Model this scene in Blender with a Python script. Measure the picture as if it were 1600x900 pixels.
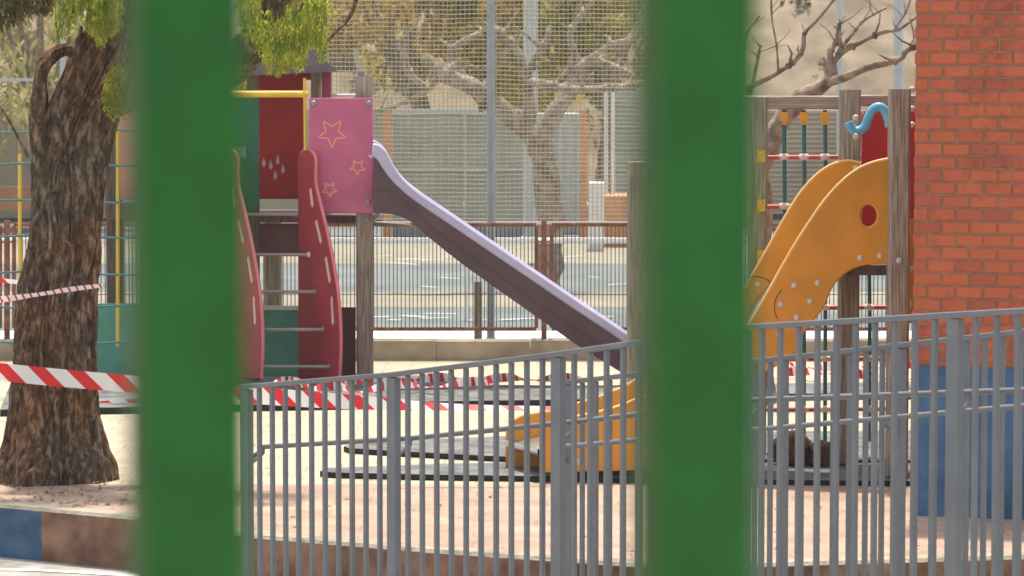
import bpy, math, random
from mathutils import Vector, Matrix, noise as mn
random.seed(7)
scene = bpy.context.scene
for o in list(bpy.data.objects): bpy.data.objects.remove(o)
COL = scene.collection
R = math.radians

# ------------------------------------------------------------------ camera
F = 5000.0; PITCH = math.atan(330/5000.0); CAMZ = 2.4
cam_d = bpy.data.cameras.new('camera'); cam = bpy.data.objects.new('camera', cam_d); COL.objects.link(cam)
cam.location = (0, 0, CAMZ); cam.rotation_euler = (math.pi/2 - PITCH, 0, 0)
cam_d.sensor_width = 36; cam_d.lens = F/1600*36
cam_d.clip_start = 0.1; cam_d.clip_end = 2000
cam_d.dof.use_dof = True; cam_d.dof.focus_distance = 18.0; cam_d.dof.aperture_fstop = 8.0
scene.camera = cam
# ------------------------------------------------------------------ light
SUN_EL, SUN_AZ = R(75), R(8)      # azimuth from +Y towards +X: the sun stands behind the playground
w = bpy.data.worlds.new('World'); scene.world = w; w.use_nodes = True
nt = w.node_tree; sky = nt.nodes.new('ShaderNodeTexSky'); sky.sky_type = 'NISHITA'; sky.sun_disc = False
sky.sun_elevation = SUN_EL; sky.sun_rotation = SUN_AZ; sky.dust_density = 3.0; sky.air_density = 1.0
bg = nt.nodes['Background']; hs_ = nt.nodes.new('ShaderNodeHueSaturation'); hs_.inputs['Saturation'].default_value = .5; nt.links.new(sky.outputs[0], hs_.inputs['Color']); nt.links.new(hs_.outputs[0], bg.inputs[0]); bg.inputs[1].default_value = 0.15
sd = bpy.data.lights.new('sun', 'SUN'); sun = bpy.data.objects.new('sun', sd); COL.objects.link(sun)
sd.energy = 3.5; sd.angle = R(2.5); sd.color = (1, .93, .82)
sv = Vector((math.sin(SUN_AZ)*math.cos(SUN_EL), math.cos(SUN_AZ)*math.cos(SUN_EL), math.sin(SUN_EL)))
sun.rotation_euler = sv.to_track_quat('Z', 'Y').to_euler(); sun.location = (5, 30, 20)
scene.view_settings.view_transform = 'Standard'; scene.view_settings.look = 'None'
scene.view_settings.gamma = 1; scene.view_settings.exposure = 0.75

# ------------------------------------------------------------------ coordinates
FW = Vector((0, math.cos(PITCH), -math.sin(PITCH))); UP = Vector((0, math.sin(PITCH), math.cos(PITCH)))
CAM = Vector((0, 0, CAMZ))
def ray(px, py): return FW + Vector((1, 0, 0))*((px-800)/F) + UP*((450-py)/F)
def P(px, py, Y):
    d = ray(px, py); return CAM + d*(Y/d.y)
def G(px, py, z=0.0):
    d = ray(px, py); return CAM + d*((z-CAMZ)/d.z)
def PP(px, py, pt, n):
    d = ray(px, py); return CAM + d*((pt-CAM).dot(n)/d.dot(n))

# ------------------------------------------------------------------ materials
def mat(name, col, rough=.6, metal=0., var=.12, vs=6., bump=0., bs=80., spec=.4, col2=None, stretch=(1,1,1), ramp=(.35,.65), grime=0., detail=5., transl=0.):
    m = bpy.data.materials.new(name); m.use_nodes = True
    t = m.node_tree; b = t.nodes['Principled BSDF']
    b.inputs['Roughness'].default_value = rough; b.inputs['Metallic'].default_value = metal
    b.inputs['Specular IOR Level'].default_value = spec
    tc = t.nodes.new('ShaderNodeTexCoord'); mp = t.nodes.new('ShaderNodeMapping'); mp.inputs['Scale'].default_value = stretch
    t.links.new(tc.outputs['Object'], mp.inputs[0])
    n = t.nodes.new('ShaderNodeTexNoise'); n.inputs['Scale'].default_value = vs; n.inputs['Detail'].default_value = detail
    t.links.new(mp.outputs[0], n.inputs['Vector'])
    r = t.nodes.new('ShaderNodeValToRGB'); r.color_ramp.elements[0].position = ramp[0]; r.color_ramp.elements[1].position = ramp[1]
    c2 = col2 or tuple(min(1, c*(1+var)) for c in col); c1 = col if col2 else tuple(c*(1-var) for c in col)
    r.color_ramp.elements[0].color = (*c1, 1); r.color_ramp.elements[1].color = (*c2, 1)
    t.links.new(n.outputs[0], r.inputs[0]); out = r.outputs[0]
    if grime:
        g = t.nodes.new('ShaderNodeTexNoise'); g.inputs['Scale'].default_value = vs*.35; g.inputs['Detail'].default_value = 8
        t.links.new(tc.outputs['Object'], g.inputs['Vector'])
        gr = t.nodes.new('ShaderNodeValToRGB'); gr.color_ramp.elements[0].position = .45; gr.color_ramp.elements[1].position = .7
        gr.color_ramp.elements[0].color = (1,1,1,1); gr.color_ramp.elements[1].color = (1-grime,)*3+(1,)
        t.links.new(g.outputs[0], gr.inputs[0])
        mx = t.nodes.new('ShaderNodeMix'); mx.data_type = 'RGBA'; mx.blend_type = 'MULTIPLY'; mx.inputs[0].default_value = 1
        t.links.new(out, mx.inputs[6]); t.links.new(gr.outputs[0], mx.inputs[7]); out = mx.outputs[2]
    t.links.new(out, b.inputs['Base Color'])
    if bump:
        bn = t.nodes.new('ShaderNodeTexNoise'); bn.inputs['Scale'].default_value = bs; bn.inputs['Detail'].default_value = 4
        t.links.new(mp.outputs[0], bn.inputs['Vector'])
        bp = t.nodes.new('ShaderNodeBump'); bp.inputs['Strength'].default_value = bump; bp.inputs['Distance'].default_value = .02
        t.links.new(bn.outputs[0], bp.inputs['Height']); t.links.new(bp.outputs[0], b.inputs['Normal'])
    if transl:
        tr = t.nodes.new('ShaderNodeBsdfTranslucent'); t.links.new(out, tr.inputs[0])
        ms = t.nodes.new('ShaderNodeMixShader'); ms.inputs[0].default_value = transl
        t.links.new(b.outputs[0], ms.inputs[1]); t.links.new(tr.outputs[0], ms.inputs[2])
        t.links.new(ms.outputs[0], t.nodes['Material Output'].inputs[0])
    return m

def brick_mat(name, c1, c2, mortar, bw, rh, ms, axes='xz', bump=.6, rough=.8, bias=0., noise_amt=.35, offset=.5, grime=.25, smooth=.1, wob=.2):
    m = bpy.data.materials.new(name); m.use_nodes = True
    t = m.node_tree; b = t.nodes['Principled BSDF']; b.inputs['Roughness'].default_value = rough
    b.inputs['Specular IOR Level'].default_value = .25
    tc = t.nodes.new('ShaderNodeTexCoord'); sp = t.nodes.new('ShaderNodeSeparateXYZ'); cb = t.nodes.new('ShaderNodeCombineXYZ')
    t.links.new(tc.outputs['Object'], sp.inputs[0])
    t.links.new(sp.outputs[axes[0].upper()], cb.inputs[0]); t.links.new(sp.outputs[axes[1].upper()], cb.inputs[1])
    # uneven joints
    wn = t.nodes.new('ShaderNodeTexNoise'); wn.inputs['Scale'].default_value = 9; t.links.new(tc.outputs['Object'], wn.inputs['Vector'])
    vm = t.nodes.new('ShaderNodeVectorMath'); vm.operation = 'SCALE'; vm.inputs['Scale'].default_value = rh*wob
    va = t.nodes.new('ShaderNodeVectorMath'); va.operation = 'ADD'
    t.links.new(wn.outputs['Color'], vm.inputs[0]); t.links.new(cb.outputs[0], va.inputs[0]); t.links.new(vm.outputs[0], va.inputs[1])
    br = t.nodes.new('ShaderNodeTexBrick'); br.offset = offset
    br.inputs['Scale'].default_value = 1; br.inputs['Brick Width'].default_value = bw; br.inputs['Row Height'].default_value = rh
    br.inputs['Mortar Size'].default_value = ms; br.inputs['Mortar Smooth'].default_value = smooth; br.inputs['Bias'].default_value = bias
    br.inputs['Color1'].default_value = (*c1, 1); br.inputs['Color2'].default_value = (*c2, 1); br.inputs['Mortar'].default_value = (*mortar, 1)
    t.links.new(va.outputs[0], br.inputs['Vector'])
    n = t.nodes.new('ShaderNodeTexNoise'); n.inputs['Scale'].default_value = 2.2; n.inputs['Detail'].default_value = 9; n.inputs['Roughness'].default_value = .65
    t.links.new(tc.outputs['Object'], n.inputs['Vector'])
    rr = t.nodes.new('ShaderNodeValToRGB'); rr.color_ramp.elements[0].position = .3; rr.color_ramp.elements[1].position = .7
    rr.color_ramp.elements[0].color = (1-noise_amt,)*3+(1,); rr.color_ramp.elements[1].color = (1+noise_amt*.3,)*3+(1,)
    t.links.new(n.outputs[0], rr.inputs[0])
    mx = t.nodes.new('ShaderNodeMix'); mx.data_type = 'RGBA'; mx.blend_type = 'MULTIPLY'; mx.inputs[0].default_value = 1
    t.links.new(br.outputs['Color'], mx.inputs[6]); t.links.new(rr.outputs[0], mx.inputs[7]); t.links.new(mx.outputs[2], b.inputs['Base Color'])
    inv = t.nodes.new('ShaderNodeMath'); inv.operation = 'SUBTRACT'; inv.inputs[0].default_value = 1
    t.links.new(br.outputs['Fac'], inv.inputs[1])
    fn = t.nodes.new('ShaderNodeTexNoise'); fn.inputs['Scale'].default_value = 70; t.links.new(tc.outputs['Object'], fn.inputs['Vector'])
    ad = t.nodes.new('ShaderNodeMath'); ad.operation = 'MULTIPLY_ADD'; ad.inputs[1].default_value = .25
    t.links.new(fn.outputs[0], ad.inputs[0]); t.links.new(inv.outputs[0], ad.inputs[2])
    bp = t.nodes.new('ShaderNodeBump'); bp.inputs['Strength'].default_value = bump; bp.inputs['Distance'].default_value = .03
    t.links.new(ad.outputs[0], bp.inputs['Height']); t.links.new(bp.outputs[0], b.inputs['Normal'])
    return m

def island_mat(name, c1, c2, c3):
    m = bpy.data.materials.new(name); m.use_nodes = True; t = m.node_tree; b = t.nodes['Principled BSDF']
    b.inputs['Roughness'].default_value = .85; b.inputs['Specular IOR Level'].default_value = .2
    g = t.nodes.new('ShaderNodeNewGeometry'); r = t.nodes.new('ShaderNodeValToRGB'); e = r.color_ramp.elements
    e[0].color = (*c1, 1); e[1].color = (*c2, 1); e[1].position = .75; x = e.new(1.0); x.color = (*c3, 1)
    t.links.new(g.outputs['Random Per Island'], r.inputs[0])
    tc = t.nodes.new('ShaderNodeTexCoord'); n = t.nodes.new('ShaderNodeTexNoise'); n.inputs['Scale'].default_value = 14; n.inputs['Detail'].default_value = 9; n.inputs['Roughness'].default_value = .7
    t.links.new(tc.outputs['Object'], n.inputs['Vector'])
    n2 = t.nodes.new('ShaderNodeTexNoise'); n2.inputs['Scale'].default_value = 1.7; n2.inputs['Detail'].default_value = 6; t.links.new(tc.outputs['Object'], n2.inputs['Vector'])
    ad = t.nodes.new('ShaderNodeMath'); ad.operation = 'ADD'; t.links.new(n.outputs[0], ad.inputs[0]); t.links.new(n2.outputs[0], ad.inputs[1])
    rr = t.nodes.new('ShaderNodeValToRGB'); rr.color_ramp.elements[0].position = .75; rr.color_ramp.elements[1].position = 1.2
    rr.color_ramp.elements[0].color = (.74, .74, .78, 1); rr.color_ramp.elements[1].color = (1.12, 1.08, 1.05, 1)
    t.links.new(ad.outputs[0], rr.inputs[0])
    mx = t.nodes.new('ShaderNodeMix'); mx.data_type = 'RGBA'; mx.blend_type = 'MULTIPLY'; mx.inputs[0].default_value = 1
    t.links.new(r.outputs[0], mx.inputs[6]); t.links.new(rr.outputs[0], mx.inputs[7]); t.links.new(mx.outputs[2], b.inputs['Base Color'])
    bn = t.nodes.new('ShaderNodeTexNoise'); bn.inputs['Scale'].default_value = 60; t.links.new(tc.outputs['Object'], bn.inputs['Vector'])
    bp = t.nodes.new('ShaderNodeBump'); bp.inputs['Strength'].default_value = .35; bp.inputs['Distance'].default_value = .01
    t.links.new(bn.outputs[0], bp.inputs['Height']); t.links.new(bp.outputs[0], b.inputs['Normal'])
    return m

def tape_mat(name='tape', period=.228, slant=1.1, cut=.46):
    m = bpy.data.materials.new(name); m.use_nodes = True
    t = m.node_tree; b = t.nodes['Principled BSDF']; b.inputs['Roughness'].default_value = .35
    tc = t.nodes.new('ShaderNodeTexCoord'); sp = t.nodes.new('ShaderNodeSeparateXYZ'); t.links.new(tc.outputs['UV'], sp.inputs[0])
    ma = t.nodes.new('ShaderNodeMath'); ma.operation = 'MULTIPLY_ADD'; ma.inputs[1].default_value = slant
    t.links.new(sp.outputs['Y'], ma.inputs[0]); t.links.new(sp.outputs['X'], ma.inputs[2])
    dv = t.nodes.new('ShaderNodeMath'); dv.operation = 'DIVIDE'; dv.inputs[1].default_value = period; t.links.new(ma.outputs[0], dv.inputs[0])
    fr = t.nodes.new('ShaderNodeMath'); fr.operation = 'FRACT'; t.links.new(dv.outputs[0], fr.inputs[0])
    gt = t.nodes.new('ShaderNodeMath'); gt.operation = 'GREATER_THAN'; gt.inputs[1].default_value = cut; t.links.new(fr.outputs[0], gt.inputs[0])
    mx = t.nodes.new('ShaderNodeMix'); mx.data_type = 'RGBA'; t.links.new(gt.outputs[0], mx.inputs[0])
    mx.inputs[6].default_value = (.75, .03, .04, 1); mx.inputs[7].default_value = (.88, .87, .85, 1)
    t.links.new(mx.outputs[2], b.inputs['Base Color'])
    tr = t.nodes.new('ShaderNodeBsdfTranslucent'); t.links.new(mx.outputs[2], tr.inputs[0])
    ms = t.nodes.new('ShaderNodeMixShader'); ms.inputs[0].default_value = .45
    t.links.new(b.outputs[0], ms.inputs[1]); t.links.new(tr.outputs[0], ms.inputs[2]); t.links.new(ms.outputs[0], t.nodes['Material Output'].inputs[0])
    return m

M = {}
M['green'] = mat('green_paint', (.010, .128, .012), .4, var=.12, vs=30, bump=.05)
M['green_shade'] = mat('shaded_green_paint', (.030, .085, .018), .6, col2=(.05, .12, .025), vs=25, bump=.1)  # olive shade of the bars' left face, put in as colour
M['railing'] = mat('grey_railing_paint', (.185, .193, .205), .6, var=.06, vs=9, grime=.12, bump=.04)
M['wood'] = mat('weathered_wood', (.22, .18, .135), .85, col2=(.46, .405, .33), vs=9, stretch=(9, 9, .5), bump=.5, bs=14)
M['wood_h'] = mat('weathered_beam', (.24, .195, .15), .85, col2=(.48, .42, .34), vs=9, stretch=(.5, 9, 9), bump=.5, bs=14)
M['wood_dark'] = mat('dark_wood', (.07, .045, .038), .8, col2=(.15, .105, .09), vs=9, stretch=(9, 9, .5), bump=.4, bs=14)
M['orange'] = mat('orange_plate', (.70, .305, .026), .45, var=.08, vs=4, grime=.22, bump=.03)
M['red'] = mat('red_plate', (.55, .022, .030), .4, var=.08, vs=4, grime=.1)
M['darkred'] = mat('dark_red_plate', (.42, .022, .018), .5, var=.12, vs=4, grime=.15)
M['ladder'] = mat('faded_red_plate', (.36, .040, .055), .45, var=.12, vs=5, grime=.2)
M['pink'] = mat('pink_plate', (.54, .13, .24), .5, var=.08, vs=4, grime=.2)
M['maroon'] = mat('maroon_board', (.13, .06, .06), .6, var=.15, vs=6)
M['lavender'] = mat('lavender_lit_rim', (.52, .50, .68), .4, var=.06, vs=6, grime=.1)  # sky light on the tilted rim put into a brighter lavender
M['purple'] = mat('purple_plastic', (.115, .065, .078), .45, var=.12, vs=5, grime=.15)
M['salmon'] = mat('salmon_plate', (.62, .27, .2), .5, var=.06)
M['teal'] = mat('green_board', (.10, .33, .24), .5, var=.1, grime=.15)
M['teal_dark'] = mat('dark_green_board', (.02, .12, .08), .5, var=.1)
M['yellow'] = mat('yellow_paint', (.75, .52, .06), .35, var=.05)
M['star'] = mat('star_line', (.85, .40, .24), .5, var=.05)
M['steel'] = mat('worn_steel', (.55, .56, .56), .3, metal=.85, var=.1, vs=12, grime=.2)
M['rung_grey'] = mat('rung_grey', (.34,.31,.28), .5, var=.15)
M['lit_orange'] = mat('lit_orange_edge', (.85,.52,.20), .5, var=.05)  # sunlit upper edge of the slide plates painted as a pale strip
M['lit_pink'] = mat('lit_red_edge', (.72,.20,.22), .5, var=.05)  # light along the ladder rims put in as a paler red
M['slot_lit'] = mat('pale_lit_slot', (.80,.55,.50), .5, var=.1)  # lit inner edges of the ladder slots put in as a pale colour
M['bolt'] = mat('bolt_cap', (.62, .58, .50), .35, var=.1)
M['bolt_grey'] = mat('bolt_grey', (.25, .29, .29), .35, metal=.3, var=.1)
M['rope'] = mat('teal_rope', (.05, .20, .23), .8, var=.2, vs=60, bump=.6, bs=150)
M['rung_red'] = mat('red_rung', (.50, .09, .09), .5, var=.15)
M['clip'] = mat('orange_clip', (.80, .38, .03), .45, var=.1)
M['clip_white'] = mat('pale_connector', (.75, .62, .52), .5, var=.1)
M['pipe'] = mat('blue_pipe', (.13, .42, .62), .25, var=.1)
M['rust'] = mat('rusty_steel', (.16, .055, .032), .85, col2=(.30, .13, .08), vs=16, bump=.3)
M['wire'] = mat('fence_wire', (.10, .075, .06), .8, var=.2)
M['net'] = mat('sports_net', (.46, .41, .27), .9, var=.1, vs=2)
M['pole'] = mat('pole_paint', (.34, .375, .375), .5, var=.08)
M['pole_pale'] = mat('pale_pole', (.47, .50, .50), .5, var=.06)
M['mat'] = mat('rubber_mat', (.11, .113, .113), .9, col2=(.22, .22, .21), vs=7, bump=.4, bs=120, grime=.2)
M['mat_edge'] = mat('rubber_edge', (.02, .018, .018), .9, var=.3, vs=15)
M['concrete'] = mat('concrete', (.30, .245, .175), .9, col2=(.48, .41, .31), vs=3, bump=.4, bs=60, grime=.3)
M['kerb_top'] = mat('kerb_concrete', (.26, .225, .165), .9, col2=(.42, .37, .28), vs=9, bump=.5, bs=50, grime=.2)
M['kerb_blue'] = mat('kerb_blue_paint', (.045, .10, .18), .8, col2=(.08, .16, .26), vs=8, bump=.5, bs=50, grime=.35)
M['kerb_brown'] = mat('kerb_brown_paint', (.17, .08, .05), .85, col2=(.34, .20, .135), vs=6, bump=.5, bs=50, grime=.3)
M['street'] = mat('street_concrete', (.30, .28, .24), .9, col2=(.46, .43, .38), vs=5, bump=.5, bs=90, grime=.25)
M['paving'] = brick_mat('paving', (.52, .46, .33), (.49, .40, .28), (.36, .29, .21), .42, .21, .006, 'xy', bump=.25, noise_amt=.25, bias=.0, wob=.02)
M['paving_pink'] = brick_mat('pink_paving', (.47, .34, .25), (.42, .29, .215), (.35, .25, .18), .40, .20, .006, 'xy', bump=.25, noise_amt=.35, wob=.02)
M['brick'] = brick_mat('facade_brick', (.62, .165, .075), (.40, .105, .065), (.44, .28, .17), .151, .0704, .0058, 'xz', bump=.9, noise_amt=.28)
M['brick_side'] = brick_mat('side_brick', (.62, .165, .075), (.40, .105, .065), (.44, .28, .17), .151, .0704, .0058, 'yz', bump=.9, noise_amt=.28)
M['blue_base'] = mat('blue_wall_paint', (.05, .13, .25), .6, col2=(.085, .18, .31), vs=9, grime=.3, bump=.1)
M['court'] = mat('court_blue', (.115, .14, .14), .8, col2=(.18, .20, .19), vs=.8, grime=.25)
M['court_cream'] = mat('court_cream', (.27, .245, .18), .85, var=.1, vs=1.2, grime=.2)
M['white'] = mat('white_paint', (.75, .74, .70), .6, var=.05, vs=5, grime=.1)
M['shed'] = mat('grey_green_sheet', (.34, .37, .32), .6, col2=(.42, .45, .40), vs=2, grime=.15)
M['beige'] = mat('beige_wall', (.45, .38, .28), .85, var=.1, vs=2, grime=.2)
M['orange_wall'] = mat('orange_wall', (.55, .27, .14), .85, var=.12, vs=3, grime=.2)
M['yellow_wall'] = mat('ochre_panel', (.62, .42, .14), .8, var=.1)
M['pale_blue'] = mat('pale_blue_wall', (.62, .68, .74), .8, var=.05, vs=1)
M['roof'] = mat('dark_roof', (.045, .038, .036), 1.0, var=.2)
M['hill'] = mat('dry_hillside', (.17, .13, .085), .95, col2=(.30, .235, .155), vs=1.4, bump=.5, bs=2, grime=.3)
M['bark_far'] = mat('pollard_bark', (.17, .125, .095), .9, col2=(.38, .31, .245), vs=9, bump=.6, bs=25)
M['bark_twig'] = mat('twig_bark', (.15, .10, .07), .9, col2=(.40, .31, .23), vs=12, bump=.5, bs=40)
M['rock'] = mat('brown_rock', (.05, .028, .02), .95, col2=(.13, .08, .055), vs=14, bump=.8, bs=30)
M['tape'] = tape_mat(); M['tape_thin'] = tape_mat('twisted_tape', .045, .5, .28)
M['leaf'] = mat('pepper_leaf', (.18, .27, .03), .5, col2=(.52, .52, .08), vs=11, transl=.68)
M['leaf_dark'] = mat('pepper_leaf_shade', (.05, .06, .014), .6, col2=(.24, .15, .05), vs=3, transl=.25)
M['leaf_olive'] = mat('olive_leaf', (.24, .22, .030), .7, col2=(.52, .42, .07), vs=1.2, transl=.4)
M['leaf_rust'] = mat('rusty_leaf', (.42, .27, .05), .7, col2=(.60, .42, .11), vs=1.2, transl=.4)
M['leaf_pale'] = mat('pale_leaf', (.36, .36, .12), .7, col2=(.58, .52, .26), vs=1.0, transl=.4)

def bark_mat():
    m = bpy.data.materials.new('trunk_bark'); m.use_nodes = True
    t = m.node_tree; b = t.nodes['Principled BSDF']; b.inputs['Roughness'].default_value = .95; b.inputs['Specular IOR Level'].default_value = .15
    tc = t.nodes.new('ShaderNodeTexCoord'); mp = t.nodes.new('ShaderNodeMapping'); mp.inputs['Scale'].default_value = (1, 1, .42)
    t.links.new(tc.outputs['Object'], mp.inputs[0])
    n = t.nodes.new('ShaderNodeTexNoise'); n.inputs['Scale'].default_value = 24; n.inputs['Detail'].default_value = 10; n.inputs['Roughness'].default_value = .65; n.inputs['Distortion'].default_value = .6
    t.links.new(mp.outputs[0], n.inputs['Vector'])
    r = t.nodes.new('ShaderNodeValToRGB'); e = r.color_ramp.elements
    e[0].position = .36; e[0].color = (.052, .036, .026, 1); e[1].position = .66; e[1].color = (.37, .28, .19, 1)
    x = e.new(.5); x.color = (.13, .088, .058, 1)
    t.links.new(n.outputs[0], r.inputs[0])
    n2 = t.nodes.new('ShaderNodeTexNoise'); n2.inputs['Scale'].default_value = 3; n2.inputs['Detail'].default_value = 4; t.links.new(tc.outputs['Object'], n2.inputs['Vector'])
    r2 = t.nodes.new('ShaderNodeValToRGB'); r2.color_ramp.elements[0].position = .4; r2.color_ramp.elements[1].position = .62
    r2.color_ramp.elements[0].color = (1.12, .88, .74, 1); r2.color_ramp.elements[1].color = (.85, .95, 1.0, 1)
    t.links.new(n2.outputs[0], r2.inputs[0])
    mx = t.nodes.new('ShaderNodeMix'); mx.data_type = 'RGBA'; mx.blend_type = 'MULTIPLY'; mx.inputs[0].default_value = 1
    t.links.new(r.outputs[0], mx.inputs[6]); t.links.new(r2.outputs[0], mx.inputs[7]); t.links.new(mx.outputs[2], b.inputs['Base Color'])
    bp = t.nodes.new('ShaderNodeBump'); bp.inputs['Strength'].default_value = 1; bp.inputs['Distance'].default_value = .03
    t.links.new(n.outputs[0], bp.inputs['Height']); t.links.new(bp.outputs[0], b.inputs['Normal'])
    return m
M['bark'] = bark_mat()

# ------------------------------------------------------------------ mesh helpers
def tag(o, label=None, cat=None, group=None, kind=None):
    if label: o['label'] = label
    if cat: o['category'] = cat
    if group: o['group'] = group
    if kind: o['kind'] = kind
    return o
def thing(name, label, cat, loc, group=None):
    o = bpy.data.objects.new(name, None); COL.objects.link(o); o.location = loc; o.empty_display_size = .2
    return tag(o, label, cat, group)
def worldloc(o):
    v = Vector(o.location)
    while o.parent: o = o.parent; v += Vector(o.location)
    return v
def link(name, me, m, parent=None, origin=None):
    o = bpy.data.objects.new(name, me); COL.objects.link(o)
    base = worldloc(parent) if parent else Vector((0, 0, 0))
    if origin is None: origin = base
    origin = Vector(origin)
    me.transform(Matrix.Translation(-origin)); o.location = origin - base
    if parent: o.parent = parent
    for x in (m if isinstance(m, (list, tuple)) else [m]): me.materials.append(x)
    return o
class MB:
    def __init__(s): s.v = []; s.f = []; s.sm = []; s.mi = []; s.uv = None
    def add(s, vs, fs, smooth=False, mi=0):
        n = len(s.v); s.v += [tuple(v) for v in vs]
        for f in fs: s.f.append([i+n for i in f]); s.sm.append(smooth); s.mi.append(mi)
    def hexa(s, a, mi=0):   # 8 corners: bottom 4 ccw, top 4 ccw
        s.add(a, [(3,2,1,0),(4,5,6,7),(0,1,5,4),(1,2,6,5),(2,3,7,6),(3,0,4,7)], mi=mi)
    def box(s, c, sx, sy, sz, rz=0, mi=0):
        c = Vector(c); ca, sa = math.cos(rz), math.sin(rz); o = []
        for z in (-1, 1):
            for x, y in ((-1,-1),(1,-1),(1,1),(-1,1)):
                X, Y = x*sx/2, y*sy/2; o.append(c + Vector((X*ca-Y*sa, X*sa+Y*ca, z*sz/2)))
        s.hexa(o, mi)
    def span(s, x0, x1, y0, y1, z0, z1, mi=0): s.box(((x0+x1)/2, (y0+y1)/2, (z0+z1)/2), x1-x0, y1-y0, z1-z0, mi=mi)
    def beam(s, p, q, w, h, up=(0,0,1), mi=0, ch=0):
        p = Vector(p); q = Vector(q); d = (q-p).normalized(); side = d.cross(Vector(up))
        if side.length < 1e-4: side = d.cross(Vector((0, 1, 0)))
        side.normalize(); u = side.cross(d)
        c = ch or min(w, h)*.12
        prof = [(-w/2+c,-h/2),(w/2-c,-h/2),(w/2,-h/2+c),(w/2,h/2-c),(w/2-c,h/2),(-w/2+c,h/2),(-w/2,h/2-c),(-w/2,-h/2+c)]
        vs = [p+side*a+u*b for a, b in prof] + [q+side*a+u*b for a, b in prof]
        s.add(vs, [(i,(i+1)%8,(i+1)%8+8,i+8) for i in range(8)] + [tuple(range(7,-1,-1)), tuple(range(8,16))], mi=mi)
    def tube(s, pts, r, seg=10, cap=True, mi=0):
        pts = [Vector(p) for p in pts]; n = len(pts)
        rr = r if isinstance(r, (list, tuple)) else [r]*n
        d0 = (pts[1]-pts[0]).normalized(); a = d0.cross(Vector((0,0,1)))
        if a.length < .05: a = d0.cross(Vector((0,1,0)))
        a.normalize(); vs = []
        for i, p in enumerate(pts):
            d = (pts[min(i+1,n-1)]-pts[max(i-1,0)]).normalized(); a = (a - d*a.dot(d)).normalized(); b = d.cross(a)
            for k in range(seg):
                t = 2*math.pi*k/seg; vs.append(p + a*math.cos(t)*rr[i] + b*math.sin(t)*rr[i])
        fs = [(i*seg+k, i*seg+(k+1)%seg, (i+1)*seg+(k+1)%seg, (i+1)*seg+k) for i in range(n-1) for k in range(seg)]
        s.add(vs, fs, True, mi)
        if cap: s.add(vs[:seg], [tuple(range(seg-1,-1,-1))], mi=mi); s.add(vs[-seg:], [tuple(range(seg))], mi=mi)
    def ball(s, c, r, sc=(1,1,1), nu=12, nv=8, jit=0, mi=0):
        c = Vector(c); vs = []
        for j in range(nv+1):
            ph = math.pi*j/nv
            for i in range(nu):
                th = 2*math.pi*i/nu; v = Vector((math.sin(ph)*math.cos(th), math.sin(ph)*math.sin(th), math.cos(ph)))
                k = 1 + (jit*mn.noise(v*2.2+c*3) if jit else 0)
                vs.append(c + Vector((v.x*sc[0], v.y*sc[1], v.z*sc[2]))*r*k)
        s.add(vs, [(j*nu+i, (j+1)*nu+i, (j+1)*nu+(i+1)%nu, j*nu+(i+1)%nu) for j in range(nv) for i in range(nu)], True, mi)
    def build(s, name, m, parent=None, origin=None):
        me = bpy.data.meshes.new(name); me.from_pydata(s.v, [], s.f); me.update()
        me.polygons.foreach_set('use_smooth', s.sm); me.polygons.foreach_set('material_index', s.mi)
        if s.uv:
            l = me.uv_layers.new(name='UVMap')
            for i, lp in enumerate(me.loops): l.data[i].uv = s.uv[lp.vertex_index]
        if parent is None and origin is None and s.v:
            xs = [v[0] for v in s.v]; ys = [v[1] for v in s.v]; zs = [v[2] for v in s.v]
            origin = ((min(xs)+max(xs))/2, (min(ys)+max(ys))/2, min(zs))
        return link(name, me, m, parent, origin)

def cr(pts, n=5):      # Catmull-Rom through pixel points
    out = []
    for i in range(len(pts)-1):
        p0 = pts[max(i-1,0)]; p1 = pts[i]; p2 = pts[i+1]; p3 = pts[min(i+2,len(pts)-1)]
        for k in range(n):
            t = k/n
            out.append(tuple(.5*((2*b)+(-a+c)*t+(2*a-5*b+4*c-d)*t*t+(-a+3*b-3*c+d)*t**3) for a, b, c, d in zip(p0,p1,p2,p3)))
    out.append(tuple(pts[-1])); return out

def plate(name, outline, Y, th, m, parent=None, holes=(), bevel=.006, udir=(1,0,0), pt=None, label=None):
    """a board with its outline in the plane through (pt or depth Y), thickness th, rounded edge"""
    u = Vector(udir).normalized(); zz = Vector((0,0,1)); n = u.cross(zz)
    pt = Vector(pt) if pt is not None else P(outline[0][0], outline[0][1], Y)
    cu = bpy.data.curves.new(name, 'CURVE'); cu.dimensions = '2D'; cu.fill_mode = 'BOTH'
    cu.extrude = max(th/2-bevel, .0005); cu.bevel_depth = bevel; cu.bevel_resolution = 2; cu.offset = -bevel
    for loop in [outline]+list(holes):
        q = [PP(x, y, pt, n)-pt for x, y in loop]; q = [(a.dot(u), a.dot(zz)) for a in q]
        if loop is not outline and False: q.reverse()
        s = cu.splines.new('POLY'); s.points.add(len(q)-1); s.use_cyclic_u = True
        for i, (a, b) in enumerate(q): s.points[i].co = (a, b, 0, 1)
    o = bpy.data.objects.new('tmp', cu); COL.objects.link(o)
    dg = bpy.context.evaluated_depsgraph_get(); me = bpy.data.meshes.new_from_object(o.evaluated_get(dg))
    bpy.data.objects.remove(o); bpy.data.curves.remove(cu)
    me.materials.clear(); me.name = name
    M4 = Matrix(((u.x, zz.x, n.x, pt.x), (u.y, zz.y, n.y, pt.y), (u.z, zz.z, n.z, pt.z), (0,0,0,1)))
    me.transform(M4)
    if M4.to_3x3().determinant() < 0: me.flip_normals()
    ob = link(name, me, m, parent, None if parent else pt)
    if label: ob['label'] = label
    return ob

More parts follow.
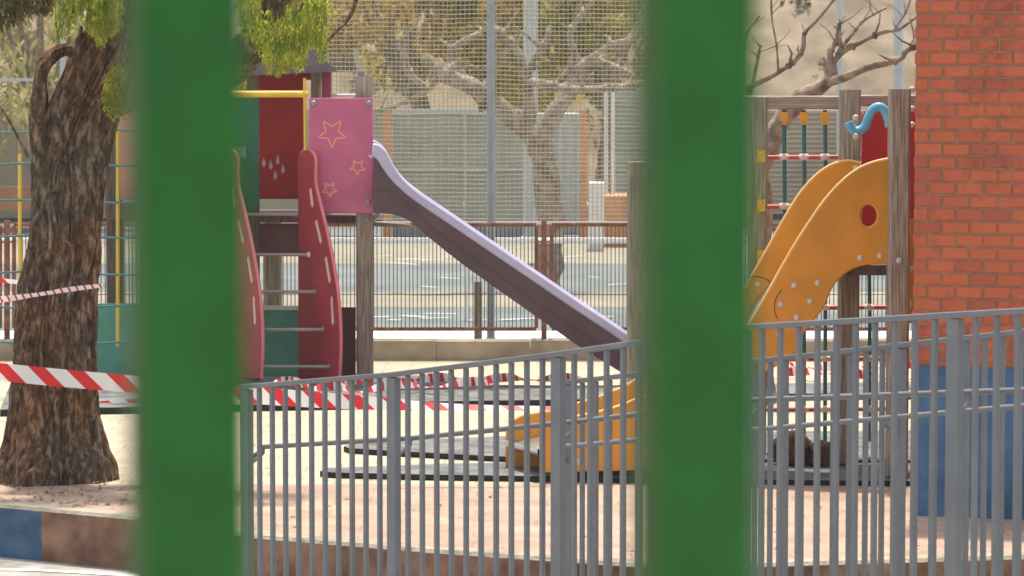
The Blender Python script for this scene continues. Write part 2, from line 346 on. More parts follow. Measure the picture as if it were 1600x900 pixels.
def ellipse(cx, cy, rx, ry, n=24): return [(cx+rx*math.cos(2*math.pi*i/n), cy+ry*math.sin(2*math.pi*i/n)) for i in range(n)]
def bolt(parent, p, r=.018, m='bolt', name='bolt'):
    b = MB(); b.ball(p, r, (1, .55, 1), 12, 8); return b.build(name, M[m], parent)
def ribbon(name, pts, width, up, m, parent=None, label=None, cat='tape', group=None, thick=.001):
    """pts: 3D centre line; up: list of direction vectors across the ribbon; width list"""
    mb = MB(); uv = []; L = 0; prev = None; vs = []
    for i, p in enumerate(pts):
        p = Vector(p)
        if prev is not None: L += (p-prev).length
        prev = p; a = Vector(up[i]).normalized()*width[i]/2
        vs += [p-a, p+a]; uv += [(L, -width[i]/2*1.0), (L, width[i]/2*1.0)]
    mb.add(vs, [(2*i, 2*i+2, 2*i+3, 2*i+1) for i in range(len(pts)-1)], True); mb.uv = uv
    o = mb.build(name, M[m], parent)
    if label: tag(o, label, cat, group)
    return o

# ================================================================== THE SETTING
g = MB(); g.add([(-900, -60, -.29), (900, -60, -.29), (900, 1500, -.29), (-900, 1500, -.29)], [(0,1,2,3)])
tag(g.build('ground', M['street'], origin=(0,0,-.29)), kind='structure')
kp = [(-2600, 700), (-600, 745), (-100, 782), (0, 790), (200, 808), (400, 838), (680, 861), (1000, 883), (1200, 882), (1600, 870), (1750, 866), (3800, 850)]
kw = [G(x, y) for x, y in kp]
def off(i, d):
    a = kw[max(i-1,0)]; b = kw[min(i+1,len(kw)-1)]; t = (b-a).normalized(); return kw[i] + Vector((-t.y, t.x, 0))*d
inner = [off(i, .13) for i in range(len(kw))]
pz = MB(); n = len(inner); vs = [Vector((p.x, p.y, 0)) for p in inner] + [Vector((p.x*4, 62, 0)) for p in inner]
pz.add(vs, [(i, i+1, i+1+n, i+n) for i in range(n-1)])
tag(pz.build('plaza_paving', M['paving'], origin=(0,20,0)), kind='structure')
pk_ = MB(); pe = [i for i in range(n) if inner[i].x > -40]; vs = [Vector((p.x, p.y, .004)) for p in inner] + [Vector((p.x, max(p.y+.3, 18.75), .004)) for p in inner]
pk_.add(vs, [(i, i+1, i+1+n, i+n) for i in range(n-1)])
tag(pk_.build('edge_paving', M['paving_pink'], origin=(0,17,0)), kind='structure')
kb = MB()
for i in range(len(kw)-1):
    a, b, c, d = kw[i], kw[i+1], inner[i+1], inner[i]; up = Vector((0,0,.006)); dn = Vector((0,0,-.29)); N = max(1, int((b-a).length/.5)); 
    for k in range(N):
        t0, t1 = k/N, (k+1)/N; A, B = a.lerp(b,t0), a.lerp(b,t1); D, C = d.lerp(c,t0), d.lerp(c,t1)
        # top with a worn rounded arris
        e = Vector((0, .018, 0)); lo = Vector((0,0,-.012))
        kb.add([A+lo, B+lo, B+e+up, A+e+up], [(0,1,2,3)], mi=0); kb.add([A+e+up, B+e+up, C+up, D+up], [(0,1,2,3)], mi=0)
edge = G(60, 800).x
def kface(A, B, mi): kb.add([A+Vector((0,0,-.29)), B+Vector((0,0,-.29)), B+Vector((0,0,-.012)), A+Vector((0,0,-.012))], [(0,1,2,3)], mi=mi)
for i in range(len(kw)-1):
    A, B = kw[i], kw[i+1]
    if A.x < edge < B.x:
        t = (edge-A.x)/(B.x-A.x); C = A.lerp(B, t); kface(A, C, 1); kface(C, B, 2)
    else: kface(A, B, 1 if B.x <= edge else 2)
tag(kb.build('kerb', [M['kerb_top'], M['kerb_blue'], M['kerb_brown']], origin=(0,16,-.29)), kind='structure')
# pale worn line along the foot of the kerb
ln = MB(); q = [G(-200, 884, -.286), G(60, 889, -.286), G(200, 897, -.286), G(420, 915, -.286)]
ln.add([p for p in q]+[p+Vector((0,-.07,0)) for p in q], [(i+4, i+5, i+1, i) for i in range(3)])
tag(ln.build('street_line', M['white'], origin=(0,16,-.286)), kind='structure')
# upper pavement at the photographer's side
up_ = MB(); up_.span(-9, 9, -6, 3.2, -.28, .62)
tag(up_.build('upper_pavement', M['street'], origin=(0,0,-.28)), kind='structure')
# court beyond the low wall
def sheet(name, y0, y1, z, m, x0=-14, x1=14):
    s = MB(); s.add([(x0,y0,z),(x1,y0,z),(x1,y1,z),(x0,y1,z)], [(0,1,2,3)]); return tag(s.build(name, M[m], origin=(0,y0,z)), kind='structure')
sheet('court_ground', 27.3, 60, .004, 'court')
sheet('court_edge_path', 28.2, 30.1, .008, 'white')
sheet('court_band', 33.2, 35.6, .008, 'court_cream')
sheet('court_far_path', 41, 47, .008, 'court_cream')
# white marks on the court
cmk = MB()
for k in range(26):
    p = G(random.uniform(560, 1000), random.choice([random.uniform(490, 508), random.uniform(425, 450), random.uniform(400,412)]))
    a = random.uniform(-.5, .5); l = random.uniform(.1, .5); ww = random.uniform(.02, .05)
    d = Vector((math.cos(a), math.sin(a)*2, 0))*l; s_ = Vector((-d.y, d.x, 0)).normalized()*ww; z = Vector((0,0,.012))
    cmk.add([p-s_+z, p+d-s_+z, p+d+s_+z, p+s_+z], [(0,1,2,3)])
tag(cmk.build('court_markings', M['white'], origin=(0,30,.012)), kind='structure')
# hill behind everything
h = MB(); nx, ny = 70, 40; vs = []
for j in range(ny):
    for i in range(nx):
        x = -140 + 280*i/(nx-1); y = 61.5 + (j/(ny-1))**1.4*200
        s_ = (j/(ny-1)); z = -.3 + s_*60*(1-.25*s_) + 3.5*s_*mn.noise(Vector((x*.03, y*.03, 0))) + min(1,s_*6)*1.2*mn.noise(Vector((x*.15, y*.15, 3)))
        vs.append((x, y, z))
h.add(vs, [(j*nx+i, j*nx+i+1, (j+1)*nx+i+1, (j+1)*nx+i) for j in range(ny-1) for i in range(nx-1)], True)
tag(h.build('hillside', M['hill'], origin=(0,62,0)), kind='structure')

# ================================================================== BRICK BUILDING
th_ = R(-16)
c0 = G(1425, 806); c0.z = 0
bt = thing('brick_building', 'red brick building with blue painted base at the right edge', 'building', c0)
ob = MB(); L_, D_, H_ = 6.0, 7.0, 2.95
ob.v = []; ob.add([(0,0,0),(L_,0,0),(L_,0,H_),(0,0,H_)], [(0,1,2,3)], mi=0); ob.add([(0,D_,0),(0,0,0),(0,0,H_),(0,D_,H_)], [(0,1,2,3)], mi=1)
ob.add([(L_,0,0),(L_,D_,0),(L_,D_,H_),(L_,0,H_)], [(0,1,2,3)], mi=1); ob.add([(L_,D_,0),(0,D_,0),(0,D_,H_),(L_,D_,H_)], [(0,1,2,3)], mi=0)
ob.add([(0,0,H_),(L_,0,H_),(L_,D_,H_),(0,D_,H_)], [(0,1,2,3)], mi=0)
me = bpy.data.meshes.new('brick_wall'); me.from_pydata(ob.v, [], ob.f); me.polygons.foreach_set('material_index', ob.mi)
rb = random.Random(31); bx_ = MB(); rows = int(H_/.0704)
for j in range(rows):
    z0 = j*.0704+.006; x = -.151*.5 if j % 2 else 0
    while x < L_:
        xa_, xb_ = max(x+.006, -.004), min(x+.145, L_); x += .151
        if xb_-xa_ < .02 or z0 < .83 and xa_ > .4 and False: continue
        jt = lambda a: rb.uniform(-a, a); d_ = .008+jt(.002); c_ = .004
        xa2, xb2, za2, zb2 = xa_+jt(.002), xb_+jt(.002), z0+jt(.0015), z0+.0585+jt(.0015)
        vv = [(xa2,.002,za2),(xb2,.002,za2),(xb2,.002,zb2),(xa2,.002,zb2),(xa2,-d_+c_,za2),(xb2,-d_+c_,za2),(xb2,-d_+c_,zb2),(xa2,-d_+c_,zb2),
              (xa2+c_,-d_,za2+c_),(xb2-c_,-d_,za2+c_),(xb2-c_,-d_,zb2-c_),(xa2+c_,-d_,zb2-c_)]
        bx_.add(vv, [(0,1,5,4),(1,2,6,5),(2,3,7,6),(3,0,4,7),(4,5,9,8),(5,6,10,9),(6,7,11,10),(7,4,8,11),(8,9,10,11)], mi=2)
nb_ = len(ob.v); me = bpy.data.meshes.new('brick_wall'); me.from_pydata(ob.v+bx_.v, [], ob.f+[[i+nb_ for i in f] for f in bx_.f]); me.polygons.foreach_set('material_index', ob.mi+bx_.mi)
for x in (mat('mortar', (.30,.165,.10), .95, col2=(.40,.24,.15), vs=20), M['brick_side'], island_mat('brick_face', (.53,.140,.068), (.48,.122,.060), (.39,.105,.065))): me.materials.append(x)
bw_ = bpy.data.objects.new('wall', me); COL.objects.link(bw_); bw_.parent = bt
bt.rotation_euler = (0, 0, th_)
def child_box(name, x0, x1, y0, y1, z0, z1, m, parent):
    s = MB(); s.span(x0, x1, y0, y1, z0, z1); me = bpy.data.meshes.new(name); me.from_pydata(s.v, [], s.f); me.materials.append(M[m])
    o = bpy.data.objects.new(name, me); COL.objects.link(o); o.parent = parent; return o
child_box('painted_base', .02, L_+.02, -.021, .001, .003, .825, 'blue_base', bt)
child_box('parapet', -.05, L_+.05, -.05, D_+.05, H_+.003, H_+.15, 'concrete', bt)

# ================================================================== LOW WALL, RUSTY FENCE, NET AND POLES
lw = MB(); xs0 = -9
while xs0 < 9:
    l = random.uniform(.75, 1.1); dz = random.uniform(-.008, .008)
    lw.box((xs0+l/2, 27.15+random.uniform(-.01,.01), .085+dz/2), l-.003, .28, .17+dz); xs0 += l
tag(lw.build('low_wall', M['concrete']), 'low concrete block wall along the foot of the rusty fence', 'wall')
YF = 27.2
rf = thing('metal_fence', 'rusty wire panel fence standing on the low concrete wall', 'fence', (0, YF, .17))
def fpanel(x0, x1, y0=351, y1=514):
    a, b, c, d = P(x0,y0,YF), P(x1,y0,YF), P(x1,y1,YF), P(x0,y1,YF); f = MB(); tw = .032
    f.beam(a, b, tw, tw); f.beam(d, c, tw, tw); f.beam(a-Vector((0,0,.01)), d+Vector((0,0,.01)), tw, tw, (0,1,0)); f.beam(b-Vector((0,0,.01)), c+Vector((0,0,.01)), tw, tw, (0,1,0))
    fr = f.build('frame', M['rust'], rf)
    wv = MB(); nn = int((b.x-a.x)/.0335)
    for k in range(1, nn):
        x = a.x+(b.x-a.x)*k/nn + random.uniform(-.003,.003); wv.box((x, YF, (a.z+d.z)/2), .0075, .0075, a.z-d.z-.03)
    z = P(700, 460, YF).z
    for zz in (z, a.z-.12): wv.box(((a.x+b.x)/2, YF-.005, zz), b.x-a.x, .006, .006)
    wv.build('wire_mesh', M['wire'], fr)
for x0, x1 in ((-250, 0), (22, 275), (300, 560), (577, 838), (862, 1122), (1146, 1404), (1428, 1690)): fpanel(x0, x1)
for x in (11, 288, 568, 850, 1134, 1416):
    p = P(x, 348, YF); q = P(x, 532, YF); s = MB(); s.beam(q-Vector((0,0,.02)), p+Vector((0,0,.02)), .045, .045, (0,1,0))
    s.box((p.x, YF, P(x,378,YF).z), .12, .02, .012); s.build('post', M['rust'], rf)
# net
YN = 28.4
nroot = thing('sports_net', 'tall beige ball net hanging above the rusty fence', 'net', (1, YN, 1.1))
nm = MB(); xa, xb = P(512, 300, YN).x, P(1120, 300, YN).x; za, zb = P(800, 348, YN).z, 4.6; sp = .0385
k = 0; x = xa
while x < xb:
    ph = mn.noise(Vector((x*.8, 0, 0)))*.03; nm.tube([(x+ph*.3, YN, za), (x+ph, YN+.01, (za+zb)/2), (x, YN, zb)], .0033, 4, False); x += sp
z = za
while z < zb:
    pts = [(xa+(xb-xa)*i/16, YN, z + .012*mn.noise(Vector((i*.7, z*2, 1)))) for i in range(17)]; nm.tube(pts, .0033, 4, False); z += sp
nm.build('netting', M['net'], nroot)
hm = MB(); hm.tube([(xa, YN-.01, za), (xb, YN-.01, za)], .012, 8); hm.build('hem_cord', M['white'], nroot)
def pole(name, px, w, Y, y0, y1, m, label, cat='pole'):
    a, b = P(px, y1, Y), P(px, y0, Y); a.z = max(a.z, 0) if y1 < 900 else 0
    s = MB(); s.tube([(a.x, Y, 0 if y1 >= 900 else a.z), (b.x, Y, b.z)], w/F*Y/2, 16); s.ball((a.x, Y, a.z+.01), w/F*Y*.75, (1,1,.15))
    return tag(s.build(name, M[m]), label, cat)
pole('steel_pole', 767, 13, 28.2, -60, 530, 'pole', 'slim grey steel pole rising in front of the net beside the purple slide')
pole('lamp_post', 829, 23, 41, -80, 372, 'pole_pale', 'thick pale grey pole behind the net above the bare tree')
pole('lamp_post', 1404, 15, 42, -80, 372, 'pole_pale', 'pale blue pole rising beside the brick building')
pole('lamp_post', 1312, 9, 44, -80, 372, 'pole_pale', 'thin cream pole behind the bare tree at the rope climber')
pole('lamp_post', 98, 9, 44, -80, 372, 'pole_pale', 'thin pale pole rising behind the broken stub of the big tree')
wp = MB(); wp.beam(P(747, 533, 27.9), P(747, 440, 27.9), .07, .07, (0,1,0)); tag(wp.build('wooden_stake', M['wood']), 'short wooden stake beside the grey steel pole', 'stake')
# white rail of the court
for nm_, py, r_, lab in (('court_railing', 376, .03, 'long white rail running across the court behind the rusty fence'),):
    s = thing(nm_, lab, 'railing', (0, 31.5, 0)); a = P(-300, py, 31.5); b = P(1500, py, 31.5)
    t = MB(); t.tube([a, b], r_, 10); t.build('rail', M['white'], s)
    for k in range(8):
        x = a.x + (b.x-a.x)*k/7; t = MB(); t.tube([(x, 31.5, 0), (x, 31.5, a.z)], .012, 8); t.build('post', M['white'], s)

# ================================================================== FAR THINGS
def boxpx(mb, x0, x1, y0, y1, Y, depth=.3, mi=0, toground=False):
    a, b = P(x0, y1, Y), P(x1, y0, Y); mb.span(a.x, b.x, Y, Y+depth, 0 if toground else a.z, b.z, mi)
def ribs(mb, x0, x1, y0, y1, Y, step, w=.03, d=.03, horiz=False):
    a, b = P(x0, y1, Y), P(x1, y0, Y)
    if horiz:
        z = a.z
        while z < b.z: mb.span(a.x, b.x, Y-d, Y-.003, z, z+w); z += step
    else:
        x = a.x
        while x < b.x: mb.span(x, x+w, Y-d, Y-.003, a.z, b.z); x += step
shd = thing('metal_gate', 'wide pale grey corrugated double gate behind the net', 'gate', (P(700,370,48).x, 48, 0))
for x0, x1 in ((612, 724), (727, 838)):
    s = MB(); boxpx(s, x0, x1, 178, 340, 48, .08, toground=True); ribs(s, x0, x1, 180, 372, 48, .12, .04); lf = s.build('gate_leaf', M['shed'], shd)
    s = MB(); boxpx(s, x0-1, x1+1, 170, 178, 47.96, .12); boxpx(s, x0-1, x1+1, 262, 267, 47.93, .03); boxpx(s, x0-2, x0+2, 178, 372, 47.92, .03); s.build('frame', M['pole_pale'], lf)
s = MB(); boxpx(s, 840, 905, 178, 372, 49, 1.5, toground=True); ribs(s, 840, 905, 180, 372, 49, .3, .09, .05)
tag(s.build('container', M['pole_pale']), 'pale blue grey container beside the corrugated gate', 'container')
s = MB(); boxpx(s, 866, 912, 140, 166, 48.5, .2); tag(s.build('ochre_board', M['yellow_wall']), 'ochre board above the pale container', 'board')
s = MB(); boxpx(s, 906, 918, 172, 340, 47, .3, toground=True); tag(s.build('orange_pillar', M['orange_wall']), 'orange pillar standing right of the pale container', 'pillar')
s = MB(); boxpx(s, 926, 985, 306, 345, 45, 1.0, toground=True); tag(s.build('orange_planter', M['orange_wall']), 'low orange block left of the near wooden post', 'planter')
s = MB(); boxpx(s, 921, 944, 286, 340, 44, .6, toground=True); tag(s.build('white_box', M['white']), 'cream box standing beside the low orange block', 'box')
for x, l in ((947, 'left one of two thin white posts behind the net'), (958, 'right one of two thin white posts behind the net')):
    s = MB(); s.tube([P(x, 345, 46), P(x, 130, 46)], .03, 8); tag(s.build('white_post', M['white']), l, 'post', 'thin white posts behind the net')
s = MB(); boxpx(s, 960, 1180, 140, 372, 52, .2, toground=True); ribs(s, 960, 1180, 150, 372, 52, .18, .05, .04, True); tag(s.build('slat_fence', M['shed']), 'tall grey slatted fence behind the net left of the rope climber', 'fence')
s = MB(); boxpx(s, 1182, 1440, 172, 372, 50, .4, toground=True); ribs(s, 1182, 1440, 175, 372, 50, .075, .03, .04, True)
tag(s.build('roller_shutter', M['beige']), 'beige ribbed shutter wall behind the rope climber', 'shutter')
s = MB(); boxpx(s, 1182, 1430, 334, 343, 46, .2); tag(s.build('dark_rail', M['roof']), 'dark horizontal rail behind the rope climber', 'rail')
# far wall, left and centre
s = MB(); boxpx(s, -400, 610, 170, 372, 53, .4, toground=True); tag(s.build('far_wall', M['beige']), 'long beige wall beyond the court at the left', 'wall')
s = MB(); boxpx(s, -300, 300, 292, 328, 50, .3); tag(s.build('orange_board', M['orange_wall']), 'orange hoarding behind the big tree', 'hoarding')
s = MB(); boxpx(s, -300, 600, 341, 346, 48, .2); tag(s.build('dark_beam', M['roof']), 'dark rail below the orange hoarding', 'rail')
s = MB(); boxpx(s, 598, 612, 170, 345, 47, .2, toground=True); tag(s.build('orange_post', M['orange_wall']), 'thin orange post left of the corrugated gate', 'post')
s = MB(); boxpx(s, -300, 60, 122, 127, 46, .1); tag(s.build('grey_pipe', M['pole_pale']), 'pale grey pipe left of the big tree', 'pipe')
# pale wall added so the gap beside the hanging leaves shows bright
hs = thing('pale_backing', 'pale blue grey wall added to brighten the gap past the hanging leaves', 'pale_backing', (P(500,40,90).x, 90, 0))
s = MB(); a = P(455, 170, 90); b = P(548, -120, 90); s.span(a.x, b.x, 90, 95, -.3, b.z); s.build('wall', M['pale_blue'], hs)
s = MB(); s.span(a.x-.3, b.x+.3, 89.7, 95.3, b.z+.003, b.z+.3); s.build('roof', M['roof'], hs)
# grey sloped roof below it
s = MB(); q = [P(470,112,60), P(558,112,60), P(545,62,60), P(500,50,60)]; dd = Vector((0,3,.0)); s.hexa([q[0],q[1],q[1]+dd,q[0]+dd,q[3],q[2],q[2]+dd,q[3]+dd])
tag(s.build('far_roof', mat('grey_tiles', (.17,.14,.12), .9, var=.2, vs=4)), 'grey tiled roof behind the top of the play tower', 'roof')

def leafcloud(name, lst, n, size, m, parent):
    s = MB(); rnd = random.Random(hash(name+str(n)) % 1000 if False else n)
    for i in range(n):
        c, r = lst[rnd.randrange(len(lst))]
        while True:
            v = Vector((rnd.uniform(-1,1), rnd.uniform(-1,1), rnd.uniform(-1,1)))
            if v.length < 1: break
        p = Vector(c) + Vector((v.x*r[0], v.y*r[1], v.z*r[2]))
        if mn.noise(p*(.9/size*.18)) < -.12: continue
        a = Vector((rnd.gauss(0,1), rnd.gauss(0,1), rnd.gauss(0,1))).normalized()*size*rnd.uniform(.5,1)
        b = a.cross(Vector((rnd.gauss(0,1), rnd.gauss(0,1), rnd.gauss(0,1)))).normalized()*size*rnd.uniform(.18,.4)
        a.z -= size*.5
        s.add([p-a, p+b, p+a, p-b], [(0,1,2,3)])
    return s.build('crown', M[m], parent)
def fartree(x, base_y, Y, cw, ch, cy, n, size, m, label, nclump=22, seed=1):
    rnd = random.Random(seed); c = P(x, cy, Y); t = thing('leafy_tree', label, 'tree', (c.x, Y, 0), 'leafy trees on the far side of the court')
    s = MB(); s.tube([(c.x, Y, -.2), (c.x+.2, Y, c.z*.5), (c.x-.1, Y, c.z)], [.22, .17, .1], 8)
    for k in range(6):
        a = rnd.uniform(0, 6.28); s.tube([(c.x, Y, c.z*.55), (c.x+math.cos(a)*cw*.4, Y+math.sin(a)*.8, c.z+rnd.uniform(-.2,.6)*ch)], [.08, .03], 6)
    s.build('trunk', M['bark_far'], t)
    lst = []
    for k in range(nclump):
        p = c + Vector((rnd.uniform(-1,1)*cw, rnd.uniform(-1,1)*1.5, rnd.uniform(-1,1)*ch)); rr = rnd.uniform(.5, 1)*min(cw, ch)*.5
        lst.append((p, (rr, rr, rr*1.2)))
    leafcloud('crown', lst, n, size, m, t)
fartree(640, 372, 57, 2.2, 1.2, 15, 11000, .15, 'leaf_rust', 'rusty yellow tree above the left half of the corrugated gate', seed=2)
fartree(790, 372, 58, 2.2, 1.4, 30, 12000, .15, 'leaf_olive', 'olive green tree behind the pale pole and the bare tree', seed=3)
fartree(940, 372, 56, 2.0, 1.5, 35, 11000, .15, 'leaf_olive', 'olive tree above the orange pillar beside the right green bar', seed=4)
fartree(1085, 372, 58, .8, 1.2, 20, 3000, .14, 'leaf_pale', 'pale tree hidden mostly behind the right green bar', seed=5)
fartree(60, 372, 50, 1.6, 1.5, 60, 7800, .12, 'leaf_pale', 'pale yellow green tree behind the stub of the big tree', seed=6)
fartree(-80, 372, 52, 1.6, 1.6, 40, 5400, .13, 'leaf_olive', 'olive tree at the left edge beyond the court', seed=7)
fartree(260, 372, 54, 1.6, 1.4, 60, 4400, .13, 'leaf_rust', 'yellow tree behind the left green bar', seed=8)

# low scrub scattered over the hillside
sc = MB(); rs = random.Random(12)
for k in range(900):
    x = rs.uniform(-40, 45); j = rs.uniform(0, .45); y = 61.5+j**1.4*200; z = -.3+j*60*(1-.25*j)+3.5*j*mn.noise(Vector((x*.03, y*.03, 0)))+min(1,j*6)*1.2*mn.noise(Vector((x*.15, y*.15, 3)))
    r = rs.uniform(.12, .5)
    for q in range(22):
        v = Vector((rs.gauss(0,.5), rs.gauss(0,.5), abs(rs.gauss(0,.4)))); p = Vector((x, y, z))+v*r
        a = Vector((rs.gauss(0,1), rs.gauss(0,1), rs.gauss(0,1))).normalized()*r*.35; b_v = a.cross(Vector((rs.gauss(0,1), rs.gauss(0,1), rs.gauss(0,1)))).normalized()*r*.2
        sc.add([p-a, p+b_v, p+a, p-b_v], [(0,1,2,3)])
tag(sc.build('scrub', mat('dry_scrub', (.10,.09,.045), .9, col2=(.24,.20,.12), vs=1), origin=(0,70,0)), 'low dry scrub scattered over the tan hillside', 'scrub', kind='stuff')

# bare pollarded trees
def bare(name, label, base, limbs, m, Y, twig_n, seed, tw=1.0, group=None):
    t = thing(name, label, 'tree', base, group); rnd = random.Random(seed)
    for nm_, paths in limbs:
        s = MB()
        for pth, r0, r1 in paths:
            pts = cr(pth, 5); q = []; rr = []
            for i, (x, y, dy) in enumerate(pts):
                k = i/(len(pts)-1); p = P(x, y, Y+dy); r = (r0+(r1-r0)*k)/F*Y*(1.2 if Y > 30 else 1.1)
                p += Vector((mn.noise(p*4), mn.noise(p*4+Vector((9,0,0))), mn.noise(p*4+Vector((0,9,0)))))*r*.35
                q.append(p); rr.append(r*(1+.22*mn.noise(p*9)))
            s.tube(q, rr, 10)
            if nm_ == 'branch':    # knobs and cut twigs
                for j in range(int(twig_n)):
                    k = rnd.randrange(len(q)//3, len(q)); p = q[k]; r = rr[k]
                    s.ball(p, r*1.35, jit=.5, nu=8, nv=6)
                    d = Vector((rnd.gauss(0,.7), rnd.gauss(0,.5), rnd.uniform(.1,1.2))).normalized(); l = rnd.uniform(.08, .32)*tw
                    e = p+d*l; e2 = e + (d+Vector((rnd.gauss(0,.6), rnd.gauss(0,.4), rnd.gauss(.2,.5)))).normalized()*l*.8
                    s.tube([p, e, e2], [r*.55, r*.4, r*.2], 6); s.ball(e, r*.5, jit=.3, nu=6, nv=5)
        s.build(nm_, M[m], t)
    return t
b = P(858, 360, 36); b.z = 0
bare('bare_tree', 'knobbly pollarded tree with pale bark behind the net', b, [
  ('trunk', [([(858,455,0),(860,345,0),(856,290,0),(845,240,0),(828,205,0),(800,180,0)], 19, 14)]),
  ('branch', [([(820,200,0),(775,165,0),(735,135,-.2),(690,112,-.3),(662,88,-.3)], 15, 7), ([(735,135,0),(705,85,0),(745,55,0),(790,48,.2)], 7, 4)]),
  ('branch', [([(842,225,0),(868,175,0),(895,140,.1),(905,105,.2),(930,95,.2),(985,118,.3)], 13, 5), ([(905,105,.2),(890,60,.2),(900,35,.2),(928,0,.2)], 6, 2.5)]),
  ('branch', [([(835,215,0),(825,150,0),(822,110,0),(800,70,0),(778,45,0)], 9, 4), ([(825,130,0),(850,130,-.3),(880,138,-.4),(960,138,-.4),(1025,126,-.4)], 6, 4.5)]),
  ('branch', [([(690,112,0),(668,140,0),(625,163,0),(590,172,0)], 5, 2.5), ([(668,140,0),(640,115,0),(630,80,0),(632,62,0)], 5, 5)]),
  ('branch', [([(905,105,0),(955,70,0),(990,60,0),(1010,30,0)], 5, 3), ([(800,70,0),(770,100,0),(740,110,0)], 5, 3), ([(822,110,0),(850,70,0),(860,40,0)], 5, 3)]),
], 'bark_far', 36, 4.5, 11, .8)
b = P(1192, 480, 23.5); b.z = 0
bare('bare_tree', 'bare brown tree with pruned branches behind the rope climber', b, [
  ('trunk', [([(1188,640,0),(1188,480,0),(1188,330,0),(1190,250,0),(1215,195,0),(1250,155,0),(1283,138,0),(1297,122,0),(1297,100,0)], 22, 8)]),
  ('branch', [([(1290,132,0),(1310,124,-.1),(1335,113,-.2),(1365,102,-.2),(1405,92,-.2),(1415,80,-.2),(1425,74,-.2),(1450,66,-.2)], 6.5, 3)]),
  ('branch', [([(1297,104,0),(1315,82,0),(1345,66,0),(1380,50,0),(1405,46,0),(1432,26,0)], 4.5, 2), ([(1315,84,0),(1312,60,0),(1311,38,0)], 3.2, 3)]),
  ('branch', [([(1297,100,0),(1297,80,0),(1306,66,0)], 6, 3), ([(1306,86,0),(1330,55,0),(1350,32,0),(1385,12,0)], 3, 1.8), ([(1395,48,0),(1415,20,0),(1425,-10,0)], 1.8, 1)]),
  ('branch', [([(1150,160,0),(1170,136,0),(1210,116,0),(1245,92,0),(1256,72,0),(1258,52,0),(1280,28,0),(1305,-4,0)], 5, 2)]),
  ('branch', [([(1216,112,0),(1213,70,0),(1206,30,0),(1205,-10,0)], 1.8, 1.2), ([(1170,150,0),(1180,110,0),(1185,85,0),(1188,70,0)], 3, 2), ([(1160,140,0),(1164,60,0),(1186,25,0)], 3, 1.5)]),
], 'bark_twig', 23.5, 4, 5, .45)

# ================================================================== BIG TREE (left)
YT = 19.0
base = P(80, 752, YT); base.z = 0
bigt = thing('pepper_tree', 'big rough barked tree with hanging green leaves on the kerb at the left', 'tree', base)
prof = [(775,-25,176),(757,-22,174),(742,-20,174),(722,-16,172),(700,-6,166),(660,0,159),(600,7,157),(550,13,157),(500,19,160),(450,26,162),(400,33,164),(350,40,166),(300,44,168),(250,46,173),(200,56,186),(150,76,202),(100,98,216),(60,120,228),(20,138,238),(-40,160,245),(-160,190,272),(-330,215,290)]
pr = cr(prof, 22); tm = MB(); seg = 260; vs = []
for (y, l, r) in pr:
    a, b = P(l, y, YT), P(r, y, YT); c = (a+b)/2; rad = (b.x-a.x)/2
    for k in range(seg):
        th = 2*math.pi*k/seg; d = Vector((math.cos(th), math.sin(th), 0))
        ct, st, z_ = math.cos(th), math.sin(th), c.z
        wob = .35*mn.noise(Vector((ct*1.5, st*1.5, z_*1.4)))
        th2 = th+wob; c2, s2 = math.cos(th2), math.sin(th2)
        r1_ = 1-abs(mn.noise(Vector((c2*4.6, s2*4.6, z_*1.1))))*2.6      # broad plates
        r2_ = 1-abs(mn.noise(Vector((c2*10, s2*10, z_*3.0+7))))*2.6      # cracks between them
        r3_ = mn.noise(Vector((c2*24, s2*24, z_*9)))
        lump = mn.noise(Vector((ct*1.3, st*1.3, z_*1.6+4)))
        flare = max(0, .42-z_)**1.5*.26*(.45+mn.noise(Vector((ct*2.2, st*2.2, 8))))
        rr = rad - .012 - max(0,r1_)**2*.028 - max(0,r2_)**3*.022 + r3_*.009 + lump*.034 + flare
        vs.append((c.x+d.x*rr, YT+d.y*rr*.95, c.z))
m_ = len(pr)
tm.add(vs, [(i*seg+k, i*seg+(k+1)%seg, (i+1)*seg+(k+1)%seg, (i+1)*seg+k) for i in range(m_-1) for k in range(seg)], True)
tm.f = [list(reversed(f)) if False else f for f in tm.f]
tm.build('trunk', M['bark'], bigt)
def limb(name, pth, radii, m='bark', Y=YT, nseg=40, amp=.25, parent=None):
    pts = cr([(a, b, c, r) for (a, b, c), r in zip(pth, radii)], 10); vs = []; s = MB(); P3 = [(P(a, b, Y+c), r/F*Y) for a, b, c, r in pts]
    ax = Vector((0,1,0)); n = len(P3)
    for i, (p, r) in enumerate(P3):
        d = (P3[min(i+1,n-1)][0]-P3[max(i-1,0)][0]).normalized(); ax = (ax-d*ax.dot(d)).normalized(); b = d.cross(ax)
        for k in range(nseg):
            t = 2*math.pi*k/nseg; o = ax*math.cos(t)+b*math.sin(t)
            rr = r*(1+amp*mn.noise(Vector((math.cos(t)*2.5, math.sin(t)*2.5, i*.12+r*50)))+amp*.5*mn.noise(Vector((math.cos(t)*8, math.sin(t)*8, i*.3))))
            vs.append(p+o*rr)
    s.add(vs, [(i*nseg+k, i*nseg+(k+1)%nseg, (i+1)*nseg+(k+1)%nseg, (i+1)*nseg+k) for i in range(n-1) for k in range(nseg)], True)
    s.add(vs[-nseg:], [tuple(range(nseg))]); s.add(vs[:nseg], [tuple(range(nseg-1,-1,-1))])
    return s.build(name, M[m], parent or bigt)
limb('broken_limb', [(64,290,0),(60,215,-.05),(62,160,-.08),(64,118,-.08),(78,90,-.05),(100,78,0),(118,84,0),(135,110,.02)], [4,14,13,11,11,10,12,16])
limb('broken_limb', [(118,110,-.05),(122,80,-.05),(126,55,-.05),(127,40,-.05)], [14,10,5,1.5])
